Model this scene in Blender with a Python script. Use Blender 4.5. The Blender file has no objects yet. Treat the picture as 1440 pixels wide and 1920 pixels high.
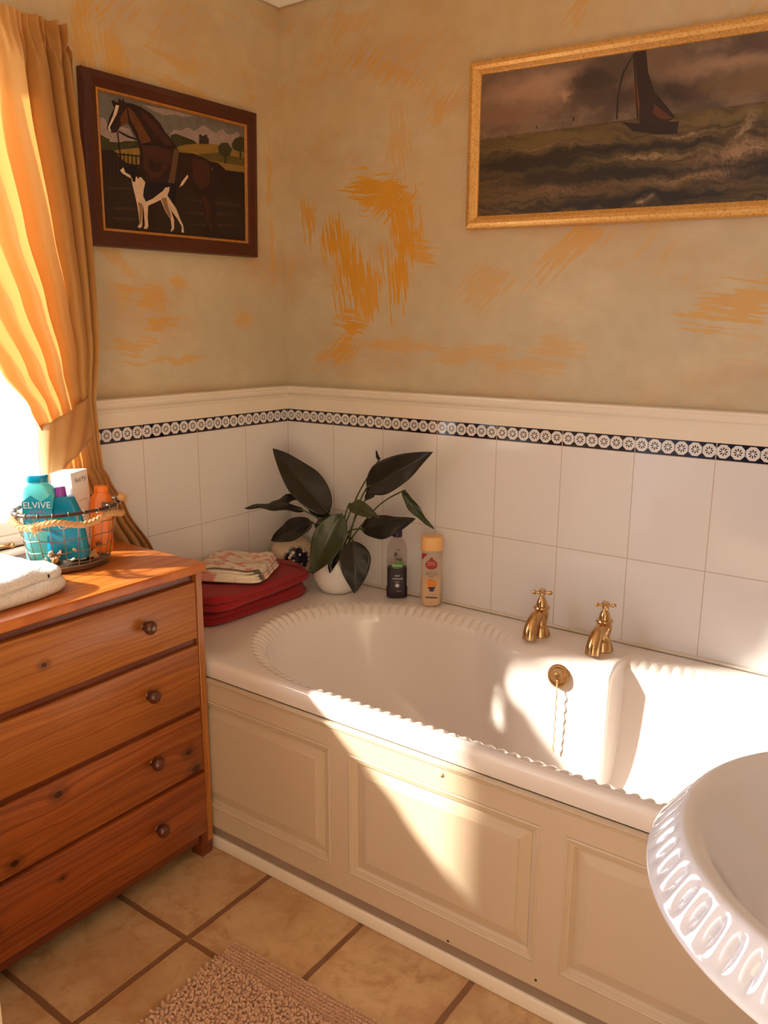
EXPOSURE = -0.12
SKY_DIM, SKY_BRIGHT = 0.05, 9.0
SKY_DIM_COL = (0.95, 0.95, 0.98, 1); SKY_BRIGHT_COL = (0.78, 0.90, 1.06, 1)
SUN = 19.0; SUN_COL = (1.0, 0.93, 0.82)
import bpy, bmesh, math, random
from mathutils import Vector, Matrix
from math import sin, cos, pi, sqrt, radians
random.seed(7)
S = bpy.context.scene
C = S.collection
FZ = -0.025          # floor level
RX = 2.22            # right wall
# ---------------------------------------------------------------- colour / nodes
def c8(r, g, b, a=1.0):
    f = lambda v: (v/255/12.92) if v/255 <= 0.04045 else ((v/255+0.055)/1.055)**2.4
    return (f(r), f(g), f(b), a)

class X:
    """scalar node expression"""
    def __init__(s, nt, sock): s.nt = nt; s.s = sock
    def _m(s, op, *a, clamp=False):
        n = s.nt.nodes.new('ShaderNodeMath'); n.operation = op; n.use_clamp = clamp
        for i, v in enumerate((s,)+a):
            if isinstance(v, X): s.nt.links.new(v.s, n.inputs[i])
            else: n.inputs[i].default_value = v
        return X(s.nt, n.outputs[0])
    def __add__(s, o): return s._m('ADD', o)
    __radd__ = __add__
    def __sub__(s, o): return s._m('SUBTRACT', o)
    def __rsub__(s, o): return (s*-1)+o
    def __mul__(s, o): return s._m('MULTIPLY', o)
    __rmul__ = __mul__
    def __truediv__(s, o): return s._m('DIVIDE', o)
    def abs(s): return s._m('ABSOLUTE')
    def frac(s): return s._m('FRACT')
    def sqrt(s): return s._m('SQRT')
    def sin(s): return s._m('SINE')
    def cos(s): return s._m('COSINE')
    def mx(s, o): return s._m('MAXIMUM', o)
    def mn(s, o): return s._m('MINIMUM', o)
    def lt(s, o): return s._m('LESS_THAN', o)
    def gt(s, o): return s._m('GREATER_THAN', o)
    def exp(s): return s._m('EXPONENT')
    def floor(s): return s._m('FLOOR')
    def clamp(s): return s._m('ADD', 0.0, clamp=True)
    def smooth(s, a, b, to0=0.0, to1=1.0):
        n = s.nt.nodes.new('ShaderNodeMapRange'); n.interpolation_type = 'SMOOTHSTEP'
        s.nt.links.new(s.s, n.inputs[0])
        n.inputs[1].default_value = a; n.inputs[2].default_value = b
        n.inputs[3].default_value = to0; n.inputs[4].default_value = to1
        return X(s.nt, n.outputs[0])

class Mat:
    def __init__(s, name, color=(0.8,0.8,0.8,1), rough=0.5, metal=0.0, **kw):
        s.m = bpy.data.materials.new(name); s.m.use_nodes = True
        s.nt = s.m.node_tree; s.b = s.nt.nodes['Principled BSDF']
        s.b.inputs['Base Color'].default_value = color
        s.b.inputs['Roughness'].default_value = rough
        s.b.inputs['Metallic'].default_value = metal
        for k, v in kw.items(): s.b.inputs[k.replace('_', ' ')].default_value = v
    def link(s, a, b): s.nt.links.new(a, b)
    def coords(s, kind='Object'):
        n = s.nt.nodes.new('ShaderNodeTexCoord')
        sp = s.nt.nodes.new('ShaderNodeSeparateXYZ'); s.link(n.outputs[kind], sp.inputs[0])
        s.vec = n.outputs[kind]
        return [X(s.nt, sp.outputs[i]) for i in range(3)]
    def comb(s, x, y, z):
        n = s.nt.nodes.new('ShaderNodeCombineXYZ')
        for i, v in enumerate((x, y, z)):
            if isinstance(v, X): s.link(v.s, n.inputs[i])
            else: n.inputs[i].default_value = v
        return n.outputs[0]
    def noise(s, scale=5.0, detail=4.0, rough=0.5, vec=None, dist=0.0):
        n = s.nt.nodes.new('ShaderNodeTexNoise')
        n.inputs['Scale'].default_value = scale; n.inputs['Detail'].default_value = detail
        n.inputs['Roughness'].default_value = rough; n.inputs['Distortion'].default_value = dist
        if vec is not None: s.link(vec, n.inputs['Vector'])
        return X(s.nt, n.outputs[0])
    def voronoi(s, scale, vec=None, feature='F1'):
        n = s.nt.nodes.new('ShaderNodeTexVoronoi'); n.feature = feature
        n.inputs['Scale'].default_value = scale
        if vec is not None: s.link(vec, n.inputs['Vector'])
        return X(s.nt, n.outputs['Distance'])
    def mix(s, f, a, b):
        n = s.nt.nodes.new('ShaderNodeMix'); n.data_type = 'RGBA'
        if isinstance(f, X): s.link(f.s, n.inputs[0])
        else: n.inputs[0].default_value = f
        for i, v in ((6, a), (7, b)):
            if isinstance(v, tuple): n.inputs[i].default_value = v
            else: s.link(v, n.inputs[i])
        return n.outputs[2]
    def color(s, sock): s.link(sock, s.b.inputs['Base Color']); return s
    def set(s, inp, x): s.link(x.s, s.b.inputs[inp]); return s
    def bump(s, x, strength=0.3, dist=0.01):
        n = s.nt.nodes.new('ShaderNodeBump'); n.inputs['Strength'].default_value = strength
        n.inputs['Distance'].default_value = dist
        s.link(x.s, n.inputs['Height']); s.link(n.outputs[0], s.b.inputs['Normal']); return s

def plain(name, color, rough=0.5, metal=0.0, nscale=30, var=0.12, bump=0.0, bscale=None, bdist=0.002, **kw):
    """one colour gently mottled by noise"""
    m = Mat(name, color, rough, metal, **kw); m.coords()
    n = m.noise(nscale, 3, 0.6, m.vec)
    dark = tuple(c*(1-var) for c in color[:3])+(1,); lite = tuple(min(1, c*(1+var)) for c in color[:3])+(1,)
    m.color(m.mix(n, dark, lite))
    if bump: m.bump(m.noise(bscale or nscale, 2, 0.6, m.vec), bump, bdist)
    return m.m

# ---------------------------------------------------------------- mesh builder
class MB:
    def __init__(s): s.bm = bmesh.new(); s.uv = None
    def raw(s, verts, faces, mi=0, smooth=True):
        vs = [s.bm.verts.new(v) for v in verts]
        for f in faces:
            try:
                fc = s.bm.faces.new([vs[i] for i in f]); fc.material_index = mi; fc.smooth = smooth
            except ValueError: pass
        return s
    def box(s, x0, x1, y0, y1, z0, z1, bev=0.0, seg=2, mi=0, M=None):
        t = bmesh.new(); bmesh.ops.create_cube(t, size=1.0)
        for v in t.verts:
            v.co = Vector(((x0+x1)/2+v.co.x*(x1-x0), (y0+y1)/2+v.co.y*(y1-y0), (z0+z1)/2+v.co.z*(z1-z0)))
        if bev: bmesh.ops.bevel(t, geom=t.edges[:], offset=bev, segments=seg, affect='EDGES', profile=0.5)
        if M: bmesh.ops.transform(t, matrix=M, verts=t.verts[:])
        t.verts.index_update()
        s.raw([v.co[:] for v in t.verts], [[v.index for v in f.verts] for f in t.faces], mi)
        t.free(); return s
    def grid(s, fn, nu, nv, cu=False, cv=False, mi=0, smooth=True):
        mu = nu if cu else nu+1; mv = nv if cv else nv+1
        V = [fn(i/nu, j/nv) for i in range(mu) for j in range(mv)]
        F = []
        for i in range(nu):
            for j in range(nv):
                a = i*mv+j; b = ((i+1) % mu)*mv+j
                c = ((i+1) % mu)*mv+(j+1) % mv; d = i*mv+(j+1) % mv
                F.append((a, b, c, d))
        return s.raw(V, F, mi, smooth)
    def lathe(s, prof, n=32, o=(0, 0, 0), sx=1.0, sy=1.0, mi=0, M=None, a0=0.0):
        V = []; F = []; m = len(prof)
        for i in range(n):
            a = a0+2*pi*i/n
            for r, z in prof:
                p = Vector((r*cos(a)*sx, r*sin(a)*sy, z))
                if M: p = M @ p
                V.append((p.x+o[0], p.y+o[1], p.z+o[2]))
        for i in range(n):
            for j in range(m-1):
                a = i*m+j; b = ((i+1) % n)*m+j; F.append((a, b, b+1, a+1))
        if prof[0][0] > 1e-5: F.append([i*m for i in range(n)][::-1])
        if prof[-1][0] > 1e-5: F.append([i*m+m-1 for i in range(n)])
        s.raw(V, F, mi); bmesh.ops.remove_doubles(s.bm, verts=s.bm.verts[:], dist=1e-6) if (prof[0][0] <= 1e-5 or prof[-1][0] <= 1e-5) else None
        return s
    def tube(s, pts, r, n=8, closed=False, mi=0, cap=True, flat=1.0):
        P = [Vector(p) for p in pts]; m = len(P); V = []; F = []
        up = None
        for i in range(m):
            if closed: t = (P[(i+1) % m]-P[i-1])
            else: t = P[min(i+1, m-1)]-P[max(i-1, 0)]
            t.normalize()
            if up is None:
                up = Vector((0, 0, 1)) if abs(t.z) < 0.9 else Vector((1, 0, 0))
            a = t.cross(up); a.normalize(); b = a.cross(t); b.normalize(); up = b
            rr = r[i] if isinstance(r, (list, tuple)) else r
            for k in range(n):
                th = 2*pi*k/n; V.append(P[i]+a*cos(th)*rr+b*sin(th)*rr*flat)
        for i in range(m if closed else m-1):
            for k in range(n):
                j = (i+1) % m; F.append((i*n+k, i*n+(k+1) % n, j*n+(k+1) % n, j*n+k))
        if cap and not closed:
            F.append(list(range(n))[::-1]); F.append([(m-1)*n+k for k in range(n)])
        return s.raw(V, F, mi)
    def build(s, name, mats, parent=None, sharp=38, recalc=True, mod=None):
        me = bpy.data.meshes.new(name)
        if recalc: bmesh.ops.recalc_face_normals(s.bm, faces=s.bm.faces[:])
        ca = radians(sharp)
        for e in s.bm.edges:
            if len(e.link_faces) == 2 and e.calc_face_angle(0) > ca: e.smooth = False
        s.bm.to_mesh(me); s.bm.free()
        for m in (mats if isinstance(mats, (list, tuple)) else [mats]):
            me.materials.append(m.m if isinstance(m, Mat) else m)
        o = bpy.data.objects.new(name, me); C.objects.link(o)
        if parent is not None: attach(o, parent)
        return o

def world_loc(o):
    v = Vector(o.location)
    while o.parent is not None: o = o.parent; v += o.location
    return v
def attach(o, parent):
    """mesh built in room coordinates becomes a part of parent"""
    w = world_loc(parent); o.parent = parent
    o.data.transform(Matrix.Translation(-w)); o.location = (0, 0, 0)
def thing(name, label, cat, loc, group=None):
    o = bpy.data.objects.new(name, None); o.empty_display_size = 0.05; C.objects.link(o)
    o.location = loc; o['label'] = label; o['category'] = cat
    if group: o['group'] = group
    return o
def tag(o, label, cat, group=None):
    o['label'] = label; o['category'] = cat
    if group: o['group'] = group
    # origin at the base centre
    vs = [v.co for v in o.data.vertices]
    c = Vector(((min(v.x for v in vs)+max(v.x for v in vs))/2, (min(v.y for v in vs)+max(v.y for v in vs))/2, min(v.z for v in vs)))
    if o.location.length == 0: o.data.transform(Matrix.Translation(-c)); o.location = c
    return o
def struct(o): o['kind'] = 'structure'; return o

def text_geo(string, size, align='CENTER'):
    cu = bpy.data.curves.new('t', 'FONT'); cu.body = string; cu.size = size; cu.align_x = align; cu.align_y = 'CENTER'
    cu.extrude = 0.0
    o = bpy.data.objects.new('t', cu); C.objects.link(o)
    dg = bpy.context.evaluated_depsgraph_get(); dg.update()
    me = bpy.data.meshes.new_from_object(o.evaluated_get(dg))
    V = [tuple(v.co) for v in me.vertices]; F = [tuple(p.vertices) for p in me.polygons]
    bpy.data.objects.remove(o); bpy.data.curves.remove(cu); bpy.data.meshes.remove(me)
    return V, F

def arc(cx, cz, r, a0, a1, n=6):
    return [(cx+r*cos(radians(a0+(a1-a0)*i/n)), cz+r*sin(radians(a0+(a1-a0)*i/n))) for i in range(n+1)]
def catmull(P, n=8, closed=False):
    P = [Vector(p) for p in P]; out = []; m = len(P)
    for i in range(m if closed else m-1):
        p0 = P[(i-1) % m] if closed or i > 0 else P[0]; p1 = P[i]; p2 = P[(i+1) % m]
        p3 = P[(i+2) % m] if closed or i+2 < m else P[-1]
        for k in range(n):
            t = k/n
            out.append(0.5*((2*p1)+(p2-p0)*t+(2*p0-5*p1+4*p2-p3)*t*t+(3*p1-p0-3*p2+p3)*t*t*t))
    if not closed: out.append(P[-1])
    return out

# ---------------------------------------------------------------- camera
cam = bpy.data.cameras.new('camera'); camo = bpy.data.objects.new('camera', cam); C.objects.link(camo); S.camera = camo
f_px = 1533.75
cam.sensor_fit = 'VERTICAL'; cam.sensor_height = 36.0; cam.lens = 36.0*f_px/1920.0
cam.clip_start = 0.02
rt = Vector((0.8129, 0.5824, 0.0050)); fw = Vector((-0.5674, 0.7938, -0.2188)).normalized()
rt = (rt-fw*rt.dot(fw)).normalized(); up = rt.cross(fw)
M = Matrix((rt, up, -fw)).transposed().to_4x4(); M.translation = (1.8922, -2.0796, 1.3387)
camo.matrix_world = M

# ---------------------------------------------------------------- light
S.cycles.max_bounces = 9; S.cycles.diffuse_bounces = 5; S.cycles.glossy_bounces = 4; S.cycles.transparent_max_bounces = 10
V = S.view_settings; V.view_transform = 'Standard'; V.look = 'None'; V.gamma = 1.0; V.use_curve_mapping = False
V.exposure = EXPOSURE
W = bpy.data.worlds.new('sky'); S.world = W; W.use_nodes = True
nt = W.node_tree; bg = nt.nodes['Background']
tc = nt.nodes.new('ShaderNodeTexCoord'); sp = nt.nodes.new('ShaderNodeSeparateXYZ'); nt.links.new(tc.outputs['Generated'], sp.inputs[0])
mr = nt.nodes.new('ShaderNodeMapRange'); mr.interpolation_type = 'SMOOTHSTEP'
nt.links.new(sp.outputs[0], mr.inputs[0]); mr.inputs[1].default_value = -0.15; mr.inputs[2].default_value = -0.75
mr.inputs[3].default_value = SKY_DIM; mr.inputs[4].default_value = SKY_BRIGHT
nt.links.new(mr.outputs[0], bg.inputs['Strength'])
mc = nt.nodes.new('ShaderNodeMix'); mc.data_type = 'RGBA'
nt.links.new(sp.outputs[0], mc.inputs[0])
m2 = nt.nodes.new('ShaderNodeMapRange'); nt.links.new(sp.outputs[0], m2.inputs[0]); m2.inputs[1].default_value = -0.15; m2.inputs[2].default_value = -0.75
nt.links.new(m2.outputs[0], mc.inputs[0]); mc.inputs[6].default_value = SKY_DIM_COL; mc.inputs[7].default_value = SKY_BRIGHT_COL
nt.links.new(mc.outputs[2], bg.inputs['Color'])
sun = bpy.data.lights.new('sun', 'SUN'); sun.energy = SUN; sun.color = SUN_COL; sun.angle = radians(2.4)
so = bpy.data.objects.new('sun', sun); C.objects.link(so)
SUNDIR = Vector((1.0, 0.9, -0.80)).normalized()
so.rotation_euler = SUNDIR.to_track_quat('-Z', 'Y').to_euler(); so.location = (-2, -3, 3)
# ---------------------------------------------------------------- shared materials
M_white = plain('white gloss paint', c8(238, 226, 208), 0.28, nscale=6, var=0.04, bump=0.05, bscale=60)
M_cream = plain('cream panel paint', c8(204, 182, 156), 0.42, nscale=5, var=0.05, bump=0.04, bscale=80)
M_acryl = plain('white bath acrylic', c8(236, 226, 220), 0.16, nscale=3, var=0.02, Coat_Weight=0.5)
M_ceram = plain('white ceramic', c8(222, 218, 222), 0.08, nscale=3, var=0.02, Coat_Weight=0.6)
M_silic = plain('silicone', c8(225, 212, 195), 0.35, nscale=12, var=0.05)
M_ceil = plain('ceiling paint', c8(240, 232, 220), 0.8, nscale=8, var=0.03)

def octile(name, axis, pitch):
    m = Mat(name, rough=0.07); x, y, z = m.coords()
    u = x if axis == 'x' else y*-1.0
    t = (u/pitch).frac()
    cell = ((t*6.0).frac()-0.5)*(pitch/6.0)
    q = z-1.0515
    ax = cell.abs(); aq = q.abs()
    octa = ax.lt(0.0158)*aq.lt(0.0166)*(ax+aq).lt(0.0232)
    r = (cell*cell+q*q).sqrt()
    th = cell._m('ARCTAN2', q)
    pet = ((th*8.0).cos()).gt(-0.15)*r.gt(0.0036)*r.lt(0.0098)
    edge = aq.gt(0.0172)*aq.lt(0.0184)*0.0
    border = q.abs().lt(0.0215)
    navy = border*(1.0-octa)
    navy2 = border*octa*pet
    g = ((t-0.5).abs()).gt(0.5-0.0011/pitch)
    hj = (z-1.0292).abs().lt(0.0009).mx((z-0.746).abs().lt(0.0011)).mx((z-0.462).abs().lt(0.0011))
    grout = g.mx(hj)
    m.noise(2.0, 2, 0.5, m.vec)
    n = m.noise(1.7, 3, 0.5, m.vec)
    base = m.mix(n, c8(228, 223, 222), c8(238, 234, 233))
    a = m.mix(navy, base, c8(26, 17, 40))
    b = m.mix(navy2, a, c8(48, 34, 34))
    m.color(m.mix(grout, b, c8(196, 176, 160)))
    m.set('Roughness', grout*0.6+0.07)
    # each tile sits a hair out of true; joints are grooves
    tid = (u/pitch).floor(); rid = (z/0.284).floor()
    h = grout*-1.0+m.noise(9.0, 1, 0.4, m.vec)*0.25
    m.bump(h, 0.35, 0.0012)
    return m.m

def blob(m, u, v, cu, cv, ru, rv, ang=0.0):
    a = radians(ang); du = u-cu; dv = v-cv
    p = (du*cos(a)+dv*sin(a))*(1.0/ru); q = (dv*cos(a)-du*sin(a))*(1.0/rv)
    return ((p*p+q*q)*-1.0).exp()

def wallpaint(name, axis, patches):
    m = Mat(name, rough=0.75); x, y, z = m.coords()
    u = x if axis == 'x' else y
    wob = m.noise(5.0, 3, 0.6, m.vec); wob2 = m.noise(6.5, 3, 0.6, m.comb(z*1.3, u*1.1, 3.0))
    uw = u+(wob-0.5)*0.10; zw = z+(wob2-0.5)*0.10
    us = u+(wob-0.5)*0.018; zs = z+(wob2-0.5)*0.018
    # bristle streaks, two sweep directions
    sv = m.noise(1.0, 3, 0.65, m.comb(us*120.0+zs*16.0, zs*7.0+us*2.0, 1.0))
    sh = m.noise(1.0, 3, 0.65, m.comb(us*6.0, zs*90.0+us*12.0, 5.0))
    sd = m.noise(1.0, 3, 0.65, m.comb((us+zs)*6.0, (zs-us)*80.0, 9.0))
    big = m.noise(2.3, 4, 0.6, m.comb(u, z*1.2, 7.0)); big2 = m.noise(3.1, 4, 0.6, m.comb(u*0.8, z*1.6, 17.0))
    fine = m.noise(14.0, 4, 0.6, m.vec)
    hz = z.smooth(1.15, 2.0)
    base = m.mix(hz, c8(202, 190, 162), c8(216, 190, 146))
    base = m.mix(big.smooth(0.4, 0.65), base, c8(216, 200, 168))
    base = m.mix(fine.smooth(0.3, 0.75)*0.35, base, c8(186, 166, 136))
    pinkish = big2.smooth(0.5, 0.68)*0.5
    base = m.mix(pinkish, base, c8(198, 168, 138))
    wash = (big2.smooth(0.46, 0.72)*sd.smooth(0.46, 0.66)).mx(big.smooth(0.5, 0.7)*sh.smooth(0.5, 0.68)*0.8)*(hz*0.5+0.5)
    base = m.mix(wash, base, c8(220, 168, 76))
    tot = None
    for (cu, cv, ru, rv, st, kind, ang) in patches:
        cu -= 0.02
        b = blob(m, uw, zw, cu, cv, ru*1.15, rv*1.15, ang)*1.3
        k = {'v': sv, 'h': sh, 'd': sd}[kind]
        mk = (b-0.62+(k-0.5)*4.2+(fine-0.5)*0.8).smooth(0.0, 0.22)*b.smooth(0.10, 0.30)*st
        tot = mk if tot is None else tot.mx(mk)
    och = m.mix(fine, c8(214, 148, 34), c8(228, 172, 66))
    m.color(m.mix(tot, base, och))
    m.bump(sv*0.3+sh*0.3+fine, 0.12, 0.003)
    return m.m
PB = [(.40,1.740,.12,.045,1.,'h',-6),(.45,1.70,.07,.05,1.,'d',0),(.49,1.61,.058,.12,1.,'v',0),(.47,1.50,.05,.09,1.,'v',0),(.23,1.60,.045,.07,1.,'v',0),(.36,1.47,.05,.09,.9,'v',0),(.29,1.50,.065,.11,1.,'v',0),(.33,1.42,.04,.06,.9,'v',0),
      (.13,1.67,.03,.065,.85,'v',0),(.29,1.345,.055,.03,.95,'h',0),(.26,1.28,.055,.03,.8,'d',30),(.20,1.25,.09,.02,.55,'h',0),(.50,1.29,.20,.018,.4,'h',0),(.55,1.56,.05,.03,.8,'h',-25),
      (.47,1.86,.05,.07,.4,'v',0),(.435,2.05,.14,.03,.4,'d',-25),(.62,1.94,.06,.03,.45,'d',20),(.765,1.45,.08,.05,.35,'d',15),(1.01,1.54,.12,.035,.5,'d',35),(1.44,1.40,.12,.04,.6,'h',10),
      (.70,1.27,.12,.025,.4,'h',0),(.98,1.29,.08,.03,.35,'h',0),(.90,1.235,.12,.02,.35,'h',0),(.3,2.2,.10,.03,.4,'d',0),(1.0,2.11,.06,.03,.45,'d',60)]
PL = [(-.515,1.42,.05,.035,.6,'h',0),(-.49,1.35,.07,.025,.6,'h',8),(-.60,1.30,.08,.02,.5,'h',0),(-.64,1.50,.06,.02,.45,'d',-30),(-.62,1.43,.04,.015,.5,'h',0),(-.47,1.255,.14,.008,.5,'h',0),
      (-.04,1.80,.012,.10,.5,'v',0),(-.03,1.62,.012,.10,.5,'v',0),(-.17,1.37,.05,.03,.45,'d',0),(-.69,2.02,.03,.08,.6,'v',0),(-.60,2.0,.04,.08,.6,'v',0),(-.40,2.06,.1,.02,.4,'h',0),(-.35,1.99,.12,.02,.5,'h',-5),(-.42,1.47,.03,.02,.6,'h',0)]
M_wallB = wallpaint('sponged ochre paint', 'x', PB)
M_wallL = wallpaint('sponged ochre paint left', 'y', PL)
M_tileB = octile('white wall tiles', 'x', 0.2); M_tileL = octile('white wall tiles left', 'y', 0.2021)

# ---------------------------------------------------------------- room shell
CZ = 2.37
b = MB(); b.box(-0.12, RX+0.12, 0.004, 0.12, FZ, CZ+.1, mi=0)
struct(b.build('wall_back', [M_wallB]))
b = MB()
b.box(-.12, 0.0, -.875, 0.12, FZ, CZ+.1); b.box(-.12, 0.0, -3.6, -1.90, FZ, CZ+.1)
b.box(-.12, 0.0, -1.90, -.875, FZ, 0.80); b.box(-.12, 0.0, -1.90, -.875, 2.03, CZ+.1)
for v in b.bm.verts: v.co.x -= 0.004
struct(b.build('wall_left', [M_wallL]))
b = MB(); b.box(RX, RX+.12, -3.6, 0.12, FZ, CZ+.1); struct(b.build('wall_right', [plain('ochre grey wall paint', c8(206, 184, 150), .8, nscale=3, var=.06)]))
b = MB(); b.box(-.2, RX+.2, -3.6, .2, CZ, CZ+.1); struct(b.build('ceiling', [M_ceil]))
# tiled lower walls
b = MB(); b.box(0.0, RX, 0.0, 0.0039, 0.20, 1.074); struct(b.build('trim_1', [M_tileB]))
b = MB()
b.box(-.0039, 0.0, -.875, 0.0, FZ, 1.074); b.box(-.0039, 0.0, -1.90, -.875, FZ, 0.785); b.box(-.0039, 0.0, -3.6, -1.90, FZ, 1.074)
struct(b.build('trim_2', [M_tileL]))
# dado rail : profile (depth from wall, z)
prof = [(0, 1.073), (.012, 1.073), (.013, 1.079), (.013, 1.112), (.016, 1.117), (.0165, 1.121), (.020, 1.124)] + \
       [(.020+.010*sin(radians(a)), 1.142-.018*cos(radians(a))) for a in range(0, 91, 15)] + [(.032, 1.143), (.032, 1.149), (.030, 1.151), (-.003, 1.152)]
def extrude_prof(b, prof, p0, p1, flip=False, mit0=0, mit1=0):
    P = []
    for t, (a, bb) in enumerate((p0, p1)):
        for d, z in prof:
            if a is None: pass
            P.append((a, bb, d, z))
    return P
def rail_x(prof, x0, x1, mat, name, y0=0.0, miter=True):
    b = MB(); n = len(prof)
    Vv = [((x0+(d if miter else 0)), y0-d, z) for d, z in prof]+[(x1, y0-d, z) for d, z in prof]
    b.raw(Vv, [(i, i+1, n+i+1, n+i) for i in range(n-1)]+[list(range(n)), list(range(n, 2*n))[::-1]])
    return struct(b.build(name, [mat], sharp=30))
def rail_y(prof, y0, y1, mat, name, x0=0.0):
    b = MB(); n = len(prof)
    Vv = [(x0+d, y0-d, z) for d, z in prof]+[(x0+d, y1, z) for d, z in prof]
    b.raw(Vv, [(i, i+1, n+i+1, n+i) for i in range(n-1)]+[list(range(n)), list(range(n, 2*n))[::-1]])
    return struct(b.build(name, [mat], sharp=30))
rail_x(prof, 0, RX, M_white, 'trim_3'); rail_y(prof, 0, -0.865, M_white, 'trim_4')
# ceiling coving
cov = [(0, 2.298), (.006, 2.298), (.008, 2.302)]+[(.008+.062*(1-cos(radians(a))), 2.302+.062*sin(radians(a))) for a in range(0, 91, 10)]+[(.074, 2.372), (0, 2.372)]
rail_x(cov, 0, RX, M_ceil, 'trim_5'); rail_y(cov, 0, -3.6, M_ceil, 'trim_6')
# floor
m = Mat('stone floor tiles', rough=0.55); x, y, z = m.coords()
wn = m.noise(6.0, 4, 0.6, m.vec)
wx = x+(wn-0.5)*0.010; wy = y+(m.noise(7.0, 4, 0.6, m.comb(y, x, 2.0))-0.5)*0.010
fx = ((wx-0.592)/0.296+40.0).frac(); fy = ((wy+1.028)/0.298+40.0).frac()
dx = (0.5-(fx-0.5).abs())*0.296; dy = (0.5-(fy-0.5).abs())*0.298
d = dx.mn(dy)
gr = d.smooth(0.0055, 0.0085, 1.0, 0.0)
n1 = m.noise(4.0, 5, 0.65, m.vec); n2 = m.noise(13.0, 6, 0.7, m.vec, dist=0.6); n3 = m.noise(60.0, 3, 0.6, m.vec)
base = m.mix(n1.smooth(0.35, 0.65), c8(194, 154, 112), c8(212, 178, 136))
base = m.mix(n2.smooth(0.45, 0.7)*0.75, base, c8(172, 126, 80))
base = m.mix(n3.smooth(0.55, 0.8)*0.35, base, c8(170, 120, 76))
base = m.mix(d.smooth(0.008, 0.05, 0.45, 0.0)*n2.smooth(0.3, 0.55), base, c8(178, 132, 88))
m.color(m.mix(gr, base, c8(132, 92, 64)))
m.bump(gr*-1.0+n2*0.35+n3*0.12, 0.6, 0.004)
b = MB(); b.box(-.1, RX+.1, -3.6, .1, FZ-.05, FZ); struct(b.build('floor', [m]))

# window: white casement in the left wall
M_wframe = plain('white window paint', c8(240, 228, 218), 0.35, nscale=8, var=0.03)
mg = Mat('window glass', (1, 1, 1, 1), 0.05)
nt = mg.nt; out = nt.nodes['Material Output']; tr = nt.nodes.new('ShaderNodeBsdfTransparent'); gl = nt.nodes.new('ShaderNodeBsdfGlossy'); gl.inputs['Roughness'].default_value = 0.03
mxs = nt.nodes.new('ShaderNodeMixShader'); mxs.inputs[0].default_value = 0.06; tr.inputs[0].default_value = (.96, .97, .96, 1)
nt.links.new(tr.outputs[0], mxs.inputs[1]); nt.links.new(gl.outputs[0], mxs.inputs[2]); nt.links.new(mxs.outputs[0], out.inputs[0])
b = MB()
def wbar(y0, y1, z0, z1, x0=-.075, x1=-.03): b.box(x0, x1, y0, y1, z0, z1, bev=.004)
wbar(-1.90, -.875, .80, .828, -.085, -.02); wbar(-1.90, -.875, 2.0, 2.03, -.085, -.02); wbar(-.875, -.875, .82, 2.0, -.085, -.02); wbar(-1.90, -1.875, .82, 2.0, -.085, -.02)
wbar(-.91, -.875, .828, 2.0); wbar(-1.875, -1.845, .828, 2.0); wbar(-1.845, -.91, .828, .862); wbar(-1.845, -.91, 1.97, 2.0)
win = struct(b.build('window_1', [M_wframe]))
b = MB(); b.box(-.055, -.051, -1.845, -.91, .862, 1.97); g = b.build('window_glass', [mg], win)
b = MB(); b.box(-.02, .022, -1.92, -.865, .786, .80, bev=.004); struct(b.build('trim_7', [M_wframe]))
M_brass = Mat('brass', c8(206, 168, 120), 0.2, 1.0); M_brass.coords(); M_brass.color(M_brass.mix(M_brass.noise(25, 3, .6, M_brass.vec), c8(186, 140, 88), c8(224, 190, 142)))
b = MB()
b.tube(catmull([(-.006, -1.02, .806), (-.004, -1.05, .812), (-.004, -1.12, .812), (-.006, -1.2, .81), (-.01, -1.26, .812)], 6), [.0045]*25, 8)
b.lathe([(0, -.008), (.006, -.006), (.008, 0), (.006, .006), (0, .008)], 12, (-.006, -1.018, .808))
b.tube([(-.012, -1.06, .802), (-.012, -1.06, .83), (-.01, -1.062, .84)], [.007, .006, .008], 8)
b.tube(catmull([(-.01, -1.062, .84), (.0, -1.085, .845), (.002, -1.10, .835), (-.004, -1.11, .82)], 5), .006, 8)
st = b.build('window_stay', [M_brass], win)

# bath-side skirting, groove
b = MB(); b.box(0.0, RX, -.757, -.735, FZ, .010, bev=.004, seg=3); struct(b.build('baseboard_bath', [M_white]))
M_groove = plain('dull grey plinth', c8(150, 128, 112), 0.6, nscale=14, var=0.15)
b = MB(); b.box(0.0, RX, -.750, -.738, .009, .042); struct(b.build('trim_8', [M_groove]))
# silicone bead along wall above the bath
b = MB(); b.tube([(0.002, -.003, .5135), (RX, -.003, .5135)], .005, 8); b.tube([(.003, -.003, .5135), (.003, -.755, .5135)], .005, 8); struct(b.build('trim_9', [M_silic]))

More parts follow.
